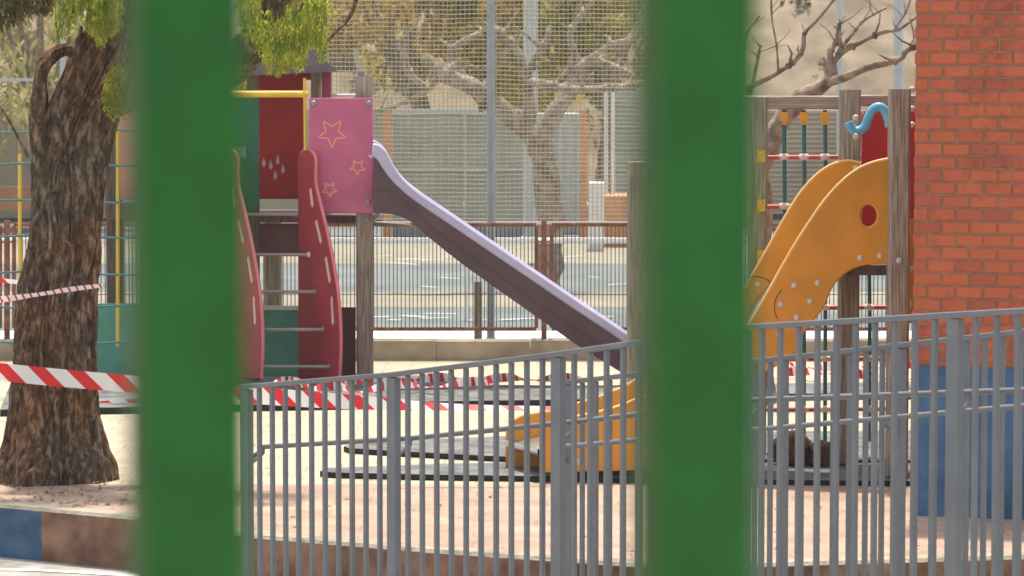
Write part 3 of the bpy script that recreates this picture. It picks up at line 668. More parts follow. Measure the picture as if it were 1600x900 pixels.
limb('limb', [(140,170,.1),(200,138,.15),(270,128,.2),(340,115,.1),(385,80,0),(410,42,0),(430,-5,0),(470,-120,.1),(520,-300,.2)], [34,34,32,30,28,26,26,24,18])
limb('limb', [(190,20,0),(130,-60,-.1),(20,-150,-.2),(-150,-260,-.3)], [30,26,20,12])
limb('branch', [(44,245,-.15),(28,215,-.2),(12,185,-.25),(-30,120,-.3)], [3,2.4,2,1.5], nseg=8)
limb('branch', [(500,78,0),(520,55,0),(545,28,.1),(556,0,.1),(560,-60,.1)], [2,2.5,3,3.4,4], nseg=8)
# hanging pinnate leaves
def strands(name, specs, m, seed, ll=.055, lwid=.011, dens=1.0):
    rnd = random.Random(seed); s = MB()
    for (x, y0, y1, Y) in specs:
        p = P(x, y0, Y); end = P(x+rnd.uniform(-8,8), y1, Y); L = (end-p).length; n = max(4, int(L/.016*dens)); az = rnd.uniform(0, 6.28)
        side = Vector((math.cos(az), math.sin(az), 0)); bow = rnd.uniform(-.05,.05); pts = []
        for i in range(n+1):
            t = i/n; pts.append(p.lerp(end, t) + side*bow*math.sin(t*math.pi) + Vector((rnd.gauss(0,.002), rnd.gauss(0,.002), 0)))
        s.tube(pts[::3]+[pts[-1]] if n > 6 else pts, .0018, 4, False)
        for i in range(1, n+1):
            for sg in (-1, 1):
                q = pts[i]; l = ll*rnd.uniform(.6, 1.1)*(1-.35*(i/n)); d = (side*sg*rnd.uniform(.3,.8) + Vector((rnd.gauss(0,.2), rnd.gauss(0,.2), -rnd.uniform(.6,1.2)))).normalized()
                nn = d.cross(Vector((rnd.gauss(0,1), rnd.gauss(0,1), rnd.gauss(0,.4)))).normalized()*lwid*rnd.uniform(.7,1.2)
                s.add([q, q+d*l*.35+nn*.5, q+d*l, q+d*l*.35-nn*.5], [(0,1,2,3)])
    return s.build(name, M[m], bigt)
rnd = random.Random(3); sp = []
def bot(x):   # lower edge of the hanging bunch
    tab = [(366, 25), (385, 55), (405, 85), (420, 112), (440, 118), (455, 100), (468, 112), (482, 70), (497, 78), (505, 100), (514, 20)]
    for (a, ya), (b, yb) in zip(tab, tab[1:]):
        if a <= x <= b: return ya+(yb-ya)*(x-a)/(b-a)
    return 0
for k in range(230):
    x = rnd.uniform(372, 508); 
    if x < 430 and rnd.random() < .45: continue
    yb = bot(x)-abs(rnd.gauss(0, 16)); sp.append((x, yb-rnd.uniform(45, 95), yb, YT-.25+rnd.uniform(-.28,.3)))
strands('foliage', sp, 'leaf', 4)
sp = []
for k in range(95):
    x = rnd.uniform(85, 185); yb = 52+20*math.sin(x*.09)-abs(rnd.gauss(0,18)); sp.append((x, yb-rnd.uniform(50,90), yb, YT-.45+rnd.uniform(-.1,.25)))
for k in range(26):
    x = rnd.uniform(172, 200); yb = 185-abs(rnd.gauss(0,22)); sp.append((x, yb-rnd.uniform(30,70), yb, YT-.4))
strands('foliage', sp, 'leaf', 5)
sp = []
for k in range(110):
    x = rnd.uniform(-60, 62); yb = (52-.5*max(0,x)) - abs(rnd.gauss(0,14)); sp.append((x, yb-rnd.uniform(40,80), yb, YT-.5+rnd.uniform(-.2,.2)))
for k in range(20):
    x = rnd.uniform(55, 80); yb = 22-abs(rnd.gauss(0,6)); sp.append((x, yb-50, yb, YT-.5))
strands('foliage', sp, 'leaf_dark', 6)
sp = []      # crown over the picture's top edge
for k in range(480):
    x = rnd.uniform(-700, 900); t = rnd.random(); yb = -60-rnd.uniform(0, 520)-abs(x-120)*.05; sp.append((x, yb-rnd.uniform(70,130), yb, YT+rnd.uniform(-2.2,1.6)))
strands('foliage', sp, 'leaf', 8, dens=.3, ll=.09, lwid=.022)

# ================================================================== RUBBER MATS
def slab(name, px, th, label):
    top = [G(x, y, th) for x, y in px]; n = len(top); s = MB(); e = 0.0
    s.add(top, [tuple(range(n))], mi=0)
    s.add(top+[Vector((p.x, p.y, .003)) for p in top], [(i+n, (i+1)%n+n, (i+1)%n, i) for i in range(n)], mi=1)
    o = s.build(name, [M['mat'], M['mat_edge']])
    return tag(o, label, 'mat', 'rubber safety mats under the play equipment')
slab('rubber_mat', [(500,736),(512,731),(600,728),(700,724),(850,722),(1100,722),(1480,724),(1480,752),(1250,750),(1000,746),(850,744),(640,741),(520,738)][::-1], .036, 'dark mat nearest the railing with a rounded left tip under the orange slide')
slab('rubber_mat', [(537,697),(556,692),(640,687),(800,681),(1000,676),(1480,672),(1480,719),(1100,717),(850,716),(760,712),(680,708),(590,703),(545,700)][::-1], .036, 'grey mat just behind the nearest one around the foot of the orange slide')
slab('rubber_mat', [(20,590),(400,588),(700,586),(760,601),(940,603),(1700,592),(1700,612),(1100,616),(900,624),(620,628),(400,632),(0,640)][::-1], .05, 'long grey mat under the pink play tower')

# ================================================================== PLAY TOWER A (pink)
ta = thing('play_tower', 'pink and dark red wooden play tower with ladder and yellow bar', 'play tower', (P(520,590,24.8).x, 24.8, 0))
def post_px(parent, x0, x1, y0, Y, m='wood', base=0.0, name='post', th=None, y1=None):
    xm = (x0+x1)/2; top = P(xm, y0, Y); w_ = (x1-x0)/F*Y; z0 = base if y1 is None else P(xm, y1, Y).z
    s = MB(); s.beam((top.x, Y, z0), top, w_, th or w_, (0,1,0), ch=w_*.12); return s.build(name, M[m], parent)
post_px(ta, 556, 582, 120, 24.6)
post_px(ta, 486, 502, 98, 25.6)
post_px(ta, 559, 570, 112, 25.9, 'wood')
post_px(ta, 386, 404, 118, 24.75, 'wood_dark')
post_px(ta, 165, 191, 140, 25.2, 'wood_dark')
post_px(ta, 412, 440, 335, 25.95, 'wood')
post_px(ta, 300, 322, 118, 25.3, 'wood')
def boltp(x, y, Y, r=.02, m='bolt_grey', parent=None): return bolt(parent or ta, P(x, y, Y), r, m)
# pink panel with engraved stars
Yp = 24.48
pk = plate('panel', [(483,153),(583,153),(583,333),(483,333)], Yp, .03, M['pink'], ta, bevel=.008, label='pink panel with three star outlines')
def star(cx, cy, r, ang=90, Y=Yp, parent=None):
    s = MB(); pts = []
    for k in range(10):
        a = R(ang+36*k); rr = r if k % 2 == 0 else r*.42; pts.append(P(cx+rr*math.cos(a), cy+rr*math.sin(a), Y-.017))
    for k in range(10): s.beam(pts[k], pts[(k+1)%10], .004, .010)
    return s.build('star_outline', M['star'], parent or ta)
star(519, 208, 24, 90, parent=pk); star(559, 261, 13, 93, parent=pk); star(515, 296, 13, 88, parent=pk)
for x, y in ((490,162),(576,162),(575,316)): boltp(x, y, Yp-.018, .024, parent=pk)
# side and back panels
drops = []
for x, y in ((412,252),(423,256),(434,248),(442,262),(430,272)):
    drops.append([(x+dx, y+dy) for dx, dy in ((0,-8),(1.6,-3),(3,3),(2.4,7),(0,9),(-2.4,7),(-3,3),(-1.6,-3))])
plate('panel', [(400,112),(476,112),(476,311),(400,311)], 25.5, .03, M['darkred'], ta, drops, label='dark red panel with five drop shaped holes')
for d_ in drops: plate('drop_inlay', d_, 25.505, .012, M['white'], ta, bevel=.001)
plate('panel', [(300,146),(405,146),(405,330),(300,330)], 24.68, .03, M['teal_dark'], ta, label='dark green panel')
plate('fixing_plate', [(366,229),(384,229),(384,246),(366,246)], 24.6, .01, M['bolt_grey'], ta, bevel=.002)
plate('panel', [(474,112),(486,96),(506,93),(518,108),(518,200),(503,200),(503,125),(474,125)], 25.7, .03, M['pink'], ta, label='narrow pink board above the deck')
plate('panel', [(168,150),(300,150),(300,313),(168,313)], 25.15, .03, M['salmon'], ta, label='salmon panel')
plate('panel', [(405,480),(470,480),(470,596),(405,596)], 25.6, .03, M['teal'], ta, label='green lower panel behind the rungs')
plate('panel', [(150,474),(300,474),(300,592),(150,592)], 25.0, .03, M['teal'], ta, label='green lower panel at the left')
plate('panel', [(515,480),(556,480),(556,594),(515,594)], 25.0, .03, M['maroon'], ta, label='maroon lower board')
s = MB(); s.beam(P(405,481,25.57), P(470,481,25.57), .03, .035); s.build('panel_rim', M['white'], ta)
# decks
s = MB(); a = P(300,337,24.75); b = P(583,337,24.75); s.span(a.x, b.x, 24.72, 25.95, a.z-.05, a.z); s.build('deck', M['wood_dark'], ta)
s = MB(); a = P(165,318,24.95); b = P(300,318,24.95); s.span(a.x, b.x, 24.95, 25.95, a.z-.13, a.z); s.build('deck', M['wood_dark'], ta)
plate('fascia_board', [(393,350),(470,350),(470,396),(393,396)], 24.8, .035, M['maroon'], ta)
plate('fascia_board', [(504,335),(556,335),(556,350),(504,350)], 24.75, .035, M['wood_h'], ta)
plate('fascia_board', [(582,346),(640,350),(650,357),(582,353)], 25.2, .03, M['wood_h'], ta)
# yellow bar and its upright
s = MB(); s.tube([P(310,147,24.5), P(474,147,24.5)], .026, 14); s.build('grab_bar', M['yellow'], ta)
s = MB(); s.tube([P(476,122,24.5), P(477,235,24.5)], .012, 10); s.ball(P(476,147,24.5), .03); s.build('bar_upright', M['yellow'], ta)
s = MB(); s.tube([P(505,149,25.8), P(562,149,25.8)], .012, 8); s.build('top_rail', M['white'], ta)
# roof
s = MB(); q = [P(390,118,24.6), P(528,112,24.6)]; q2 = [P(392,118,26), P(528,112,26)]; r1 = P(455,40,25.3)
s.add([q[0], q[1], q2[1], q2[0], r1+Vector((0,-.3,0)), r1+Vector((0,.3,0))], [(0,1,4),(1,2,5,4),(2,3,5),(3,0,4,5),(3,2,1,0)])
s.build('roof', M['roof'], ta)
# ladder: two curved boards turned to the right, rungs between them
vdir = Vector((.42, -.62, 0)).normalized()
p0 = P(470, 400, 24.6)
rim = cr([(470,243),(477,234),(487,236),(494,250),(494,285),(503,325),(514,372),(524,425),(531,480),(533,540),(531,592)], 5)
ol = rim + [(468,592),(468,255)]
slots = []
for (xa, ya, xb, yb) in ((487,296,490,322),(496,346,503,378),(511,403,517,440),(520,465,522,505)):
    slots.append([(xa-2,ya),(xa,ya-3),(xa+2,ya),(xb+2,yb-2),(xb,yb+3),(xb-2,yb)])
lr_ = plate('ladder_side', ol, 0, .032, M['ladder'], ta, slots, .009, vdir, p0, 'curved red ladder side with slots')
dx = -122
ol2 = [(x+dx*(1.0 if x > 0 else 1), y) for x, y in ol]
p1 = P(470+dx, 400, 24.6)
slots2 = [[(x+dx, y) for x, y in sl] for sl in slots]
plate('ladder_side', ol2, 0, .032, M['ladder'], ta, slots2, .009, vdir, p1, 'curved red ladder side with slots')
nrm = vdir.cross(Vector((0,0,1)))
lr2 = [o for o in ta.children if o.name.startswith('ladder_side')][-1]
for par, pp0, sls, rm in ((lr_, p0, slots, rim), (lr2, p1, slots2, [(x+dx, y) for x, y in rim])):
    for sl_ in sls: plate('lit_slot_fill', sl_, 0, .02, M['slot_lit'], par, bevel=.001, udir=vdir, pt=pp0)  # pale fill stands in for light on the slot's inner edge
    s = MB(); s.tube([PP(x, y, pp0, nrm) for x, y in rm], .013, 8); s.build('lit_edge', M['lit_pink'], par)  # pale tube carries the lit rim in its colour
for y, xl, xr in ((335,392,468),(398,372+22,487),(456,380+22,496),(515,405,509),(573,405,518)):
    a = PP(xr, y, p0, nrm); bL = PP(xr+dx, y, p1, nrm); s = MB(); s.tube([bL, a], .013, 10); s.build('rung', M['rung_grey'], ta)
    c = MB(); c.ball(a+Vector((-.02,-.005,0)), .023, (.8, 1, 1)); c.build('rung_clamp', M['clip_white' if y == 398 else 'bolt_grey'], ta)
boltp(470, 363, 24.75, .024)
boltp(573, 344, 24.48, .022)

# ---- purple slide
sl = thing('slide', 'long purple slide with lavender rim leaving the pink tower', 'slide', (P(800,600,24.6).x, 24.6, 0))
ys = 24.35
top = cr([(583,224),(592,226),(604,237),(614,256),(628,277),(652,299),(700,332),(750,366),(800,400),(850,434),(900,468),(950,501),(985,525),(1030,556),(1060,572),(1090,580)], 5)
low = cr([(583,333),(600,333),(618,336),(640,345),(668,369),(710,403),(755,436),(800,468),(850,503),(900,538),(945,566),(985,590),(1020,606),(1050,612),(1075,610),(1090,604)], 5)
plate('chute_side', top+low[::-1], ys, .035, M['purple'], sl, bevel=.008)
top2 = [(x-3, y-5) for x, y in top]; low2 = [(x-3, y-5) for x, y in low]
plate('chute_side', top2+low2[::-1], ys+.52, .035, M['purple'], sl, bevel=.008)
for k_, yy in ((0, ys), (1, ys+.52)):
    T = [(x-(3 if k_ else 0), y-(5 if k_ else 0)) for x, y in top]
    wd = [28 - 11.5*min(1, i/22) for i in range(len(T))]; low_ = []
    for i, (x, y) in enumerate(T):
        a = T[max(i-1,0)]; b = T[min(i+1,len(T)-1)]; d = math.hypot(b[0]-a[0], b[1]-a[1]); nx_, ny_ = -(b[1]-a[1])/d, (b[0]-a[0])/d
        low_.append((x+nx_*wd[i]*.85, y+ny_*wd[i]*.85))
    plate('rim', T+low_[::-1], yy-.004, .058, M['lavender'], sl, bevel=.014)
# ridge line on the outer side and the bed of the chute
s = MB(); s.tube([P(x, y, ys-.018) for x, y in [(a[0]*.35+b[0]*.65, a[1]*.35+b[1]*.65) for a, b in zip(top, low)]], .009, 6); s.build('ridge', M['purple'], sl)
fl = MB(); A = [P(a[0]*.45+b[0]*.55, a[1]*.45+b[1]*.55, ys) for a, b in zip(top, low)]; n = len(A)
vs = [p+Vector((0,.02,0)) for p in A]+[p+Vector((0,.5,0)) for p in A]+[p+Vector((0,.02,-.03)) for p in A]+[p+Vector((0,.5,-.03)) for p in A]
fl.add(vs, [(i, i+1, i+1+n, i+n) for i in range(n-1)]+[(i+3*n, i+1+3*n, i+1+2*n, i+2*n) for i in range(n-1)], True)
fl.build('chute_bed', M['purple'], sl)

# ---- rope frame left of the tower
rn = thing('rope_climber', 'yellow poled rope climber behind the big tree', 'climbing net', (P(100,590,24.2).x, 24.2, 0))
for x in (31, 184): s = MB(); s.tube([P(x, 541 if x == 184 else 600, 24.2), P(x, 190 if x == 184 else 240, 24.2)], .014, 10); s.build('pole', M['yellow'], rn)
for y in (205, 257, 315, 370, 427, 480, 536):
    s = MB(); s.tube([P(-160+ (390)*i/10, y+2.5*math.sin(i*.9+y), 24.17) for i in range(11)], .0075, 7); s.build('rope', M['rope'], rn)

# ================================================================== TOWER B (orange slide)
Yb = 18.85
tb = thing('play_tower', 'wooden play tower with red panels and blue bent pipe beside the brick wall', 'play tower', (P(1365,720,19.2).x, 19.2, 0))
post_px(tb, 1389, 1422, 139, 18.82, base=.05)
post_px(tb, 1312, 1344, 140, 19.45, base=.05)
def post_lower():
    pass
plate('panel', [(1346,182),(1352,172),(1362,168),(1392,168),(1392,404),(1346,404)], 19.62, .03, M['red'], tb, label='red panel behind the orange slide')
plate('panel', [(1415,168),(1440,168),(1440,340),(1415,340)], 19.3, .03, M['red'], tb, label='red panel between post and brick wall')
plate('panel', [(1415,342),(1440,342),(1440,505),(1415,505)], 19.3, .03, M['orange'], tb, label='orange panel between post and brick wall')
s = MB(); a = P(1318,414,18.95); b = P(1420,414,18.95); s.span(a.x, b.x, 18.92, 19.75, a.z-.06, a.z); s.build('deck', M['wood_dark'], tb)
s = MB(); s.beam(P(1340,157,19.7), P(1440,157,19.7), .06, .07); s.build('top_beam', M['wood_h'], tb)
pp = cr([(1326,191),(1333,203),(1343,204),(1352,197),(1357,183),(1364,171),(1374,167),(1383,173),(1388,186),(1390,198)], 6)
s = MB(); s.tube([P(x, y, 19.0) for x, y in pp], .028, 14); s.build('bent_pipe', M['pipe'], tb)
for x, y, Y in ((1337,184,18.97),(1337,213,18.97),(1405,407,18.74),(1425,195,19.2),(1425,421,19.2),(1423,476,19.2),(1425,140,19.2),(1425,170,19.2)): boltp(x, y, Y, .019, 'bolt', tb)
# ---- orange slide
os_ = thing('slide', 'orange slide with round hole sloping down left from the wooden tower', 'slide', (P(1050,738,Yb).x, Yb, 0))
ftop = cr([(1389,247),(1366,252),(1342,262),(1318,280),(1290,310),(1262,350),(1235,393),(1205,446),(1172,503),(1140,547),(1100,582),(1060,601),(1020,614),(998,621),(977,630),(956,637),(934,643),(904,649),(870,657),(853,662)], 4)
fbot = cr([(1046,734),(1062,722),(1100,670),(1150,618),(1195,582),(1232,560),(1247,543),(1256,520),(1274,498),(1288,478),(1299,452),(1314,433),(1335,419),(1360,413),(1389,413)], 4)
front = ftop + [(848,666),(846,672),(846,738)] + fbot
fp = plate('side_plate', front, Yb, .04, M['orange'], os_, [ellipse(1357,337,13,17)], .011, label='near orange side plate with round hole')
btop = cr([(1344,254),(1325,250),(1300,256),(1275,273),(1250,301),(1225,341),(1200,386),(1175,430),(1160,458),(1120,515),(1080,552),(1040,575),(998,590),(978,602),(956,611),(934,620),(903,629),(870,640),(836,645),(812,650)], 4)
bbot = cr([(1010,726),(1050,690),(1100,640),(1150,590),(1200,545),(1240,500),(1270,450),(1300,415),(1344,405)], 4)
bp_ = plate('side_plate', btop+[(800,657),(792,670),(790,682),(790,731)]+bbot, Yb+.5, .04, M['orange'], os_, (), .011, label='far orange side plate')
fl = MB(); path = ftop[2:]; A = []
for i, (x, y) in enumerate(path): A.append(P(x-4, y+(80+38*min(1,max(0,(x-1230)/80)) if x > 1150 else 44+36*max(0,(x-1000)/150)), Yb))
A.append(P(840, 702, Yb)); n = len(A)
W = [Vector((-.14-.05*i/n, .48, 0)) for i in range(n)]
vs = [a+Vector((0,.022,0)) for a in A]+[a+w_ for a, w_ in zip(A, W)]+[a+Vector((0,.022,-.035)) for a in A]+[a+w_+Vector((0,0,-.035)) for a, w_ in zip(A, W)]
fl.add(vs, [(i+n, i+1+n, i+1, i) for i in range(n-1)]+[(i+2*n, i+1+2*n, i+1+3*n, i+3*n) for i in range(n-1)]+[(n-1, 2*n-1, 4*n-1, 3*n-1)], True)
fl.build('chute_bed', M['steel'], os_)
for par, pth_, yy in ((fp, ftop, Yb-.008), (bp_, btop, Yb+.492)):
    s = MB(); s.tube([P(x, y+1.5, yy) for x, y in pth_], .0105, 8); s.build('lit_edge', M['lit_orange'], par)  # pale tube imitates the bright lit edge of each plate
for x, y in ((1241,446),(1278,442),(1220,476),(1266,471),(1245,496),(1218,523),(1344,403),(1375,400),(903,722)): bolt(fp, P(x, y, Yb-.022), .0185)
for x, y in ((1184,444),(1164,471),(1337,263)): bolt(bp_, P(x, y, Yb+.478), .0185)
for c, r, a0, a1, Y, par in (((1247,480), 37, 150, 232, Yb-.0215, fp), ((1180,468), 36, 205, 330, Yb+.478, bp_)):
    s = MB(); s.tube([P(c[0]+r*math.cos(R(a)), c[1]+r*math.sin(R(a)), Y) for a in range(a0, a1, 6)], .0028, 5); s.build('seam', M['wood_dark'], par)
# ---- rope climber right
rc = thing('rope_climber', 'wooden framed rope climber with red rungs behind the orange slide', 'climbing net', (P(1290,715,19.85).x, 19.85, 0))
Yr = 19.85
post_px(rc, 1170, 1199, 152, Yr, base=.05)
s = MB(); s.beam(P(1160,160,Yr), P(1316,160,Yr), .075, .085); s.build('beam', M['wood_h'], rc)
for i, x in enumerate((1225,1256,1289,1358)):
    y0 = 172 if x < 1300 else 420
    s = MB(); s.tube([P(x, y0, Yr), P(x+1, 300 if x < 1300 else 500, Yr+.01), P(x, 690, Yr)], .0125, 8); s.build('rope', M['rope'], rc)
    if x < 1300:
        c = MB(); c.box(P(x, 182, Yr-.01), .045, .05, .055); c.box(P(x, 191, Yr-.01), .03, .03, .03); c.build('rope_clip', M['clip'], rc)
for y in (246, 323, 402, 481, 561, 640):
    s = MB(); s.tube([P(1198, y, Yr-.01), P(1395, y-1, Yr-.01)], .0145, 10); s.build('rung', M['rung_red'], rc)
    c = MB(); c.box(P(1189, y-2, Yr-.07), .05, .03, .075); c.ball(P(1189, y-6, Yr-.09), .012); c.build('bracket', M['yellow'], rc)
    for x in (1225,1256,1289,1358):
        if x > 1300 and y < 470: continue
        c = MB(); c.ball(P(x, y-1, Yr-.012), .027, (1.4, .9, .8), 10, 7); c.build('connector', M['clip_white'], rc)
# lone wood post left of the right green bar
post = MB(); t_ = P(998, 253, 22.0); post.beam((t_.x, 22.0, 0), t_, .15, .15, (0,1,0), ch=.018)
tag(post.build('wooden_post', M['wood']), 'square wooden post where the purple slide ends beside the right green bar', 'post')
# brown lumps on the mat
for (x, y, r, l) in ((1238, 722, .115, 'larger brown rounded stone on the mat behind the railing'), (1283, 724, .085, 'smaller brown rounded stone on the mat behind the railing')):
    s = MB(); c = G(x, y, .05); s.ball(c+Vector((0,0,r*.7)), r, (1.15, 1, .95), 22, 14, jit=.55)
    tag(s.build('stone', M['rock']), l, 'stone')

lf_ = MB(); rl = random.Random(5)
for k in range(420):
    px, py = rl.uniform(-60, 1500), rl.uniform(655, 872)
    if rl.random() < .5: px, py = rl.gauss(90, 90), rl.uniform(750, 790)
    p = G(px, py, .012)
    if any(A_.x <= p.x <= B_.x and p.y < A_.y+(B_.y-A_.y)*(p.x-A_.x)/(B_.x-A_.x)+.15 for A_, B_ in zip(kw, kw[1:])): continue
    a = rl.uniform(0, 6.28); l = rl.uniform(.012, .035); d = Vector((math.cos(a)*l, math.sin(a)*l, rl.uniform(0,.01))); q = Vector((-d.y, d.x, 0))*.4
    lf_.add([p-d, p+q, p+d, p-q], [(0,1,2,3)])
tag(lf_.build('fallen_leaves', mat('dry_leaf', (.10,.06,.03), .9, col2=(.30,.20,.09), vs=20), origin=(0,17,.012)), 'small dry leaves scattered over the paving', 'leaves', kind='stuff')
# ================================================================== BARRIER TAPE
def tape(pxs, label, m='tape', group=None, jit=0, n=6):
    """pxs: (x, y, Y, width_px, tilt) - tilt 0 = upright, 1 = lying flat"""
    q = cr(pxs, n); pts = []; ups = []; ws = []
    for i, (x, y, Y, wpx, tl) in enumerate(q):
        pts.append(P(x, y, Y)); a = tl*math.pi/2; ups.append(Vector((0, math.sin(a), math.cos(a)))); ws.append(wpx/F*Y)
    return ribbon('barrier_tape', pts, ws, ups, m, None, label, 'tape', group)
tape([(-120,568,18.55,27,0),(0,581,18.5,28,0),(100,591,18.45,28,0),(215,601,18.5,27,0),(300,611,18.5,27,.1),(400,618,18.55,27,0),(500,625,18.6,25,.1),(600,631,18.65,21,.3),(680,635,18.7,16,.5),(760,637,18.7,12,.55),(840,638,18.75,11,.6),(900,638,18.8,8,.5)],
     'wide red and white tape stretched across the big trunk towards the orange slide')
pth = [(-60,474,18.6,9,.2),(0,468,18.6,10,0),(60,460,18.58,8,.5),(110,452,18.6,8,.2),(160,446,18.62,6,0)]
tape(pth, 'narrow twisted red and white tape tied round the big trunk', 'tape_thin')
tape([(-60,434,23.9,7,0),(0,438,23.9,7,0),(40,442,23.9,6,0)], 'short red tape behind the left side of the big tree')
tape([(150,630,23.0,5,.3),(190,627,23.0,6,.2),(240,627,23.0,5,.2),(330,625,23,5,.2)], 'thin strip of tape hanging low right of the big tree')
gt = [[(395,607),(440,602),(500,607),(560,600),(610,606),(650,603)], [(470,613),(520,609),(570,613),(640,606),(720,604),(770,601)],
      [(640,600),(700,596),(760,599),(820,594),(880,597),(930,592)], [(1180,578),(1240,572),(1300,580),(1360,573),(1440,577)], [(1230,588),(1300,585),(1350,592),(1430,596)]]
labs = ['tape lying loose on the mat at the foot of the ladder', 'tape lying on the mat below the pink tower', 'tape lying on the paving under the purple slide', 'tape lying far back right of the orange slide end', 'tape lying in front of the farthest one at the right']
for k, (pt_, lb) in enumerate(zip(gt, labs)):
    rr_ = random.Random(k); q = cr([(x+0.0, y+0.0) for x, y in pt_], 7); pts = []; ups = []; ws = []
    for i, (x, y) in enumerate(q):
        p = G(x, y, .075+.03*abs(math.sin(i*.8+k))); pts.append(p); a = .9+.75*math.sin(i*.55+k); ups.append(Vector((.1, math.sin(a), abs(math.cos(a))))); ws.append(.07)
    for i, p in enumerate(pts): p.z += ws[i]*.5*abs(ups[i].normalized().z)
    ribbon('barrier_tape', pts, ws, ups, 'tape', None, 'red and white '+lb, 'tape')

# ================================================================== RAILINGS OF THE RAMP
def line_s(px0, Y0, px1, Y1):
    return P(px0, 500, Y0).x, P(px1, 500, Y1).x
def railing(label, A, B, tops, nsec, nbar, end0, hand_off, hand_dz, first_bar=True, hh=1.25):
    """A,B: xy of the two ends; top heights; nsec sections of posts; hand_off: side offset of handrail"""
    A = Vector((A[0], A[1], 0)); B = Vector((B[0], B[1], 0)); d = (B-A); topA, topB = tops[0], tops[-1]; dn = d.normalized(); side = Vector((-dn.y, dn.x, 0))
    root = thing('railing', label, 'railing', (A.x, A.y, topA-hh))
    def Z(t):
        f = min(max(t, 0), 1)*nsec; i = min(int(f), nsec-1); return tops[i]+(tops[i+1]-tops[i])*(f-i)
    pt_ = [A.lerp(B, k/nsec)+Vector((0,0,tops[k]-.012)) for k in range(nsec+1)]; s = MB()
    for k in range(nsec):
        ex = (pt_[k+1]-pt_[k]).normalized(); s.beam(pt_[k]-ex*(.03 if k == 0 else .002), pt_[k+1]+ex*(.03 if k == nsec-1 else .002), .045, .024)
    s.build('top_rail', M['railing'], root)
    lo = Vector((0,0,-(hh-.12))); s = MB()
    for k in range(nsec): s.beam(pt_[k]+lo, pt_[k+1]+lo, .043, .03)
    s.build('bottom_rail', M['railing'], root)
    rz = math.atan2(dn.y, dn.x)
    for k in range(nsec+1):
        t = k/nsec; p = A.lerp(B, t); z = Z(t); s = MB(); s.box((p.x, p.y, z-.026-(hh)/2), .06, .035, hh, rz); s.build('post', M['railing'], root)
        if k < nsec:
            for j in range(1, nbar):
                t2 = (k+j/nbar)/nsec; p = A.lerp(B, t2); z = Z(t2); s = MB(); h_ = hh-.12-.026
                s.box((p.x, p.y, z-.025-h_/2), .019, .019, h_, rz); s.build('bar', M['railing'], root)
    hp = [p+side*hand_off+Vector((0,0,.012-hand_dz)) for p in pt_]
    s = MB(); s.tube([A.lerp(B, -.012)+side*hand_off*.2+Vector((0,0,topA-hand_dz-.085)), hp[0]-dn*.01-Vector((0,0,.02))]+[p for p in hp[0:1]]+hp[1:], .0125, 12); hr = s.build('handrail', M['railing'], root)
    for k in range(nsec+1):
        t = k/nsec; p = hp[k]; q = A.lerp(B, t)+Vector((0,0,p.z-.09)); s = MB(); s.tube([q, p-Vector((0,0,.03)), p-Vector((0,0,.01))], .009, 8); s.build('bracket', M['railing'], hr)
    return root
def xy(px, Y): return (P(px, 550, Y).x, Y)
def zt(px, py, Y): return P(px, py, Y).z
Y0, b_ = 15.5, -.0535
def xs(s): return (385+197*s)/(1+b_*s), Y0*(1+b_*s)
x0, ya = xs(0); x5, yb = xs(5)
# top rail: y 600 at x 385 and 480 at x 1600; extended straight to the fifth post
zA = zt(385, 601, Y0); s16 = (1600-385)/(197-1600*b_); Y16 = Y0*(1+b_*s16); zB16 = zt(1600, 481, Y16); zB = zA+(zB16-zA)*5/s16
ty = [600, 581, 549, 507, 487, 465]; tops = [zt(xs(k)[0], ty[k], xs(k)[1]) for k in range(6)]
railing('near grey metal railing of the ramp across the whole front', xy(x0, ya), xy(x5, yb), tops, 5, 11, True, .10, .315)
# back railing
dirv = (Vector(xy(x5, yb))-Vector(xy(x0, ya))).normalized()
pA = Vector(xy(889, 15.75)); L16 = None
# intersection with the ray through px 1600
k16 = (1600-800)/F
t16 = (k16*pA.y - pA.x)/(dirv.x - k16*dirv.y); p16 = pA+dirv*t16
zA2 = zt(889, 593, pA.y); zB2_16 = zt(1600, 514, p16.y); k14 = (1407-800)/F; L14 = (k14*pA.y - pA.x)/(dirv.x - k14*dirv.y); Lb = 2*L14; nb2 = round(L14/.0965); zB2 = zA2+(zB2_16-zA2)*Lb/t16
# post at 1405
railing('far grey metal railing of the ramp starting at the middle of the picture', pA, pA+dirv*Lb, [zA2, (zA2+zB2)/2, zB2], 2, nb2, True, -.10, .33)
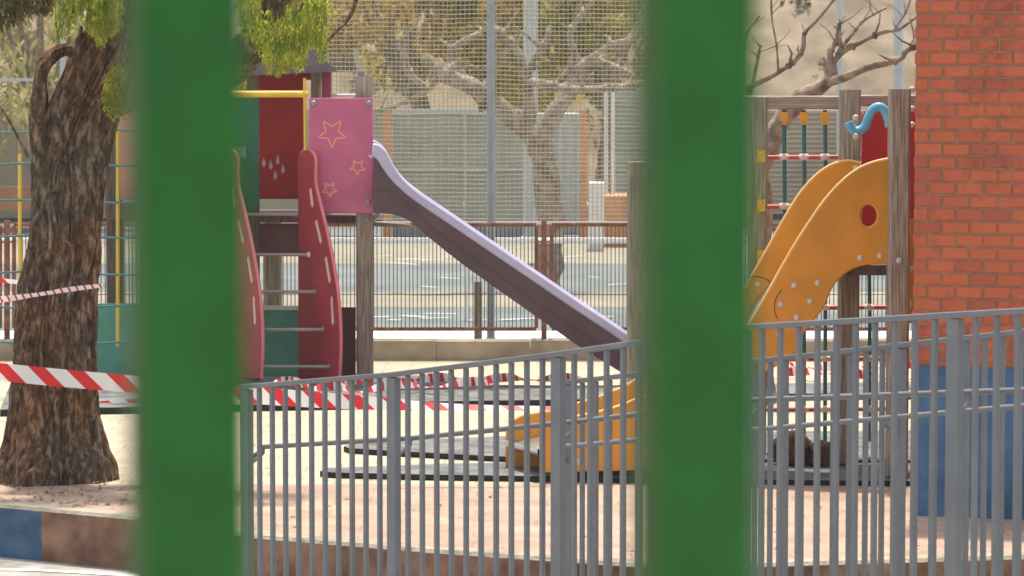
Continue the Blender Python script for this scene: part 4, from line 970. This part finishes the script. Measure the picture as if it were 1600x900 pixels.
# the ramp itself
rA, rB = Vector(xy(x0, ya)), Vector(xy(x5, yb)); sd_ = Vector((-dirv.y, dirv.x)); rp = MB()
a0, b0 = rA-dirv*.2-sd_*.15, rB+dirv*.3-sd_*.15; a1, b1 = rA-dirv*.2+sd_*1.45, rB+dirv*.3+sd_*1.45; za_, zb_ = zA-1.27, zB-1.27
rp.hexa([Vector((a0.x,a0.y,-.288)),Vector((b0.x,b0.y,-.288)),Vector((b1.x,b1.y,-.288)),Vector((a1.x,a1.y,-.288)),Vector((a0.x,a0.y,za_)),Vector((b0.x,b0.y,zb_)),Vector((b1.x,b1.y,zb_-.1)),Vector((a1.x,a1.y,za_))])
tag(rp.build('ramp', M['street']), kind='structure')

# ================================================================== FOREGROUND GREEN FENCE
gf = thing('metal_fence', 'out of focus green bar fence right in front of the camera', 'fence', (0, 1.3, .62))
YG = 1.3
def gx(px): return (px-800)/F*YG
sp_ = gx(1089)-gx(291)
for k in range(-1, 3):
    x = gx(291)+sp_*k; wb = (gx(1176)-gx(1002))
    s = MB(); w1, w2 = wb*.90, wb*.50     # flat bar turned a little: front face and left side with its shade put in the colour
    s.box((0,0,0), w1, w2, 2.4); ca, sa = math.cos(R(-24)), math.sin(R(-24))
    ext = w1*ca-w2*sa; kx = wb/ext*1.13; x -= .0006; s.v = [((vx*ca+vy*sa)*kx+x, (-vx*sa+vy*ca)*kx+YG, vz+1.9) for vx, vy, vz in s.v]
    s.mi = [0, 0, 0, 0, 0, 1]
    o_ = s.build('bar', [M['green'], M['green_shade']], gf); bv = o_.modifiers.new('round', 'BEVEL'); bv.width = .003; bv.segments = 3
for z in (.75, 3.05): s = MB(); s.beam((gx(291)-sp_*1.2, YG+.0, z), (gx(291)+sp_*2.2, YG+.0, z), .045, .03); s.build('rail', M['green'], gf)

# ================================================================== HAZE
hz = MB(); hz.span(-160, 160, -4, 275, -1.4, 75)
hm_ = bpy.data.materials.new('haze'); hm_.use_nodes = True; t = hm_.node_tree; t.nodes.remove(t.nodes['Principled BSDF'])
v = t.nodes.new('ShaderNodeVolumePrincipled'); v.inputs['Color'].default_value = (.96,.95,.92,1); v.inputs['Density'].default_value = .0009; v.inputs['Anisotropy'].default_value = .3
t.links.new(v.outputs[0], t.nodes['Material Output'].inputs['Volume'])
tag(hz.build('haze', hm_, origin=(0,130,-1.4)), kind='stuff')
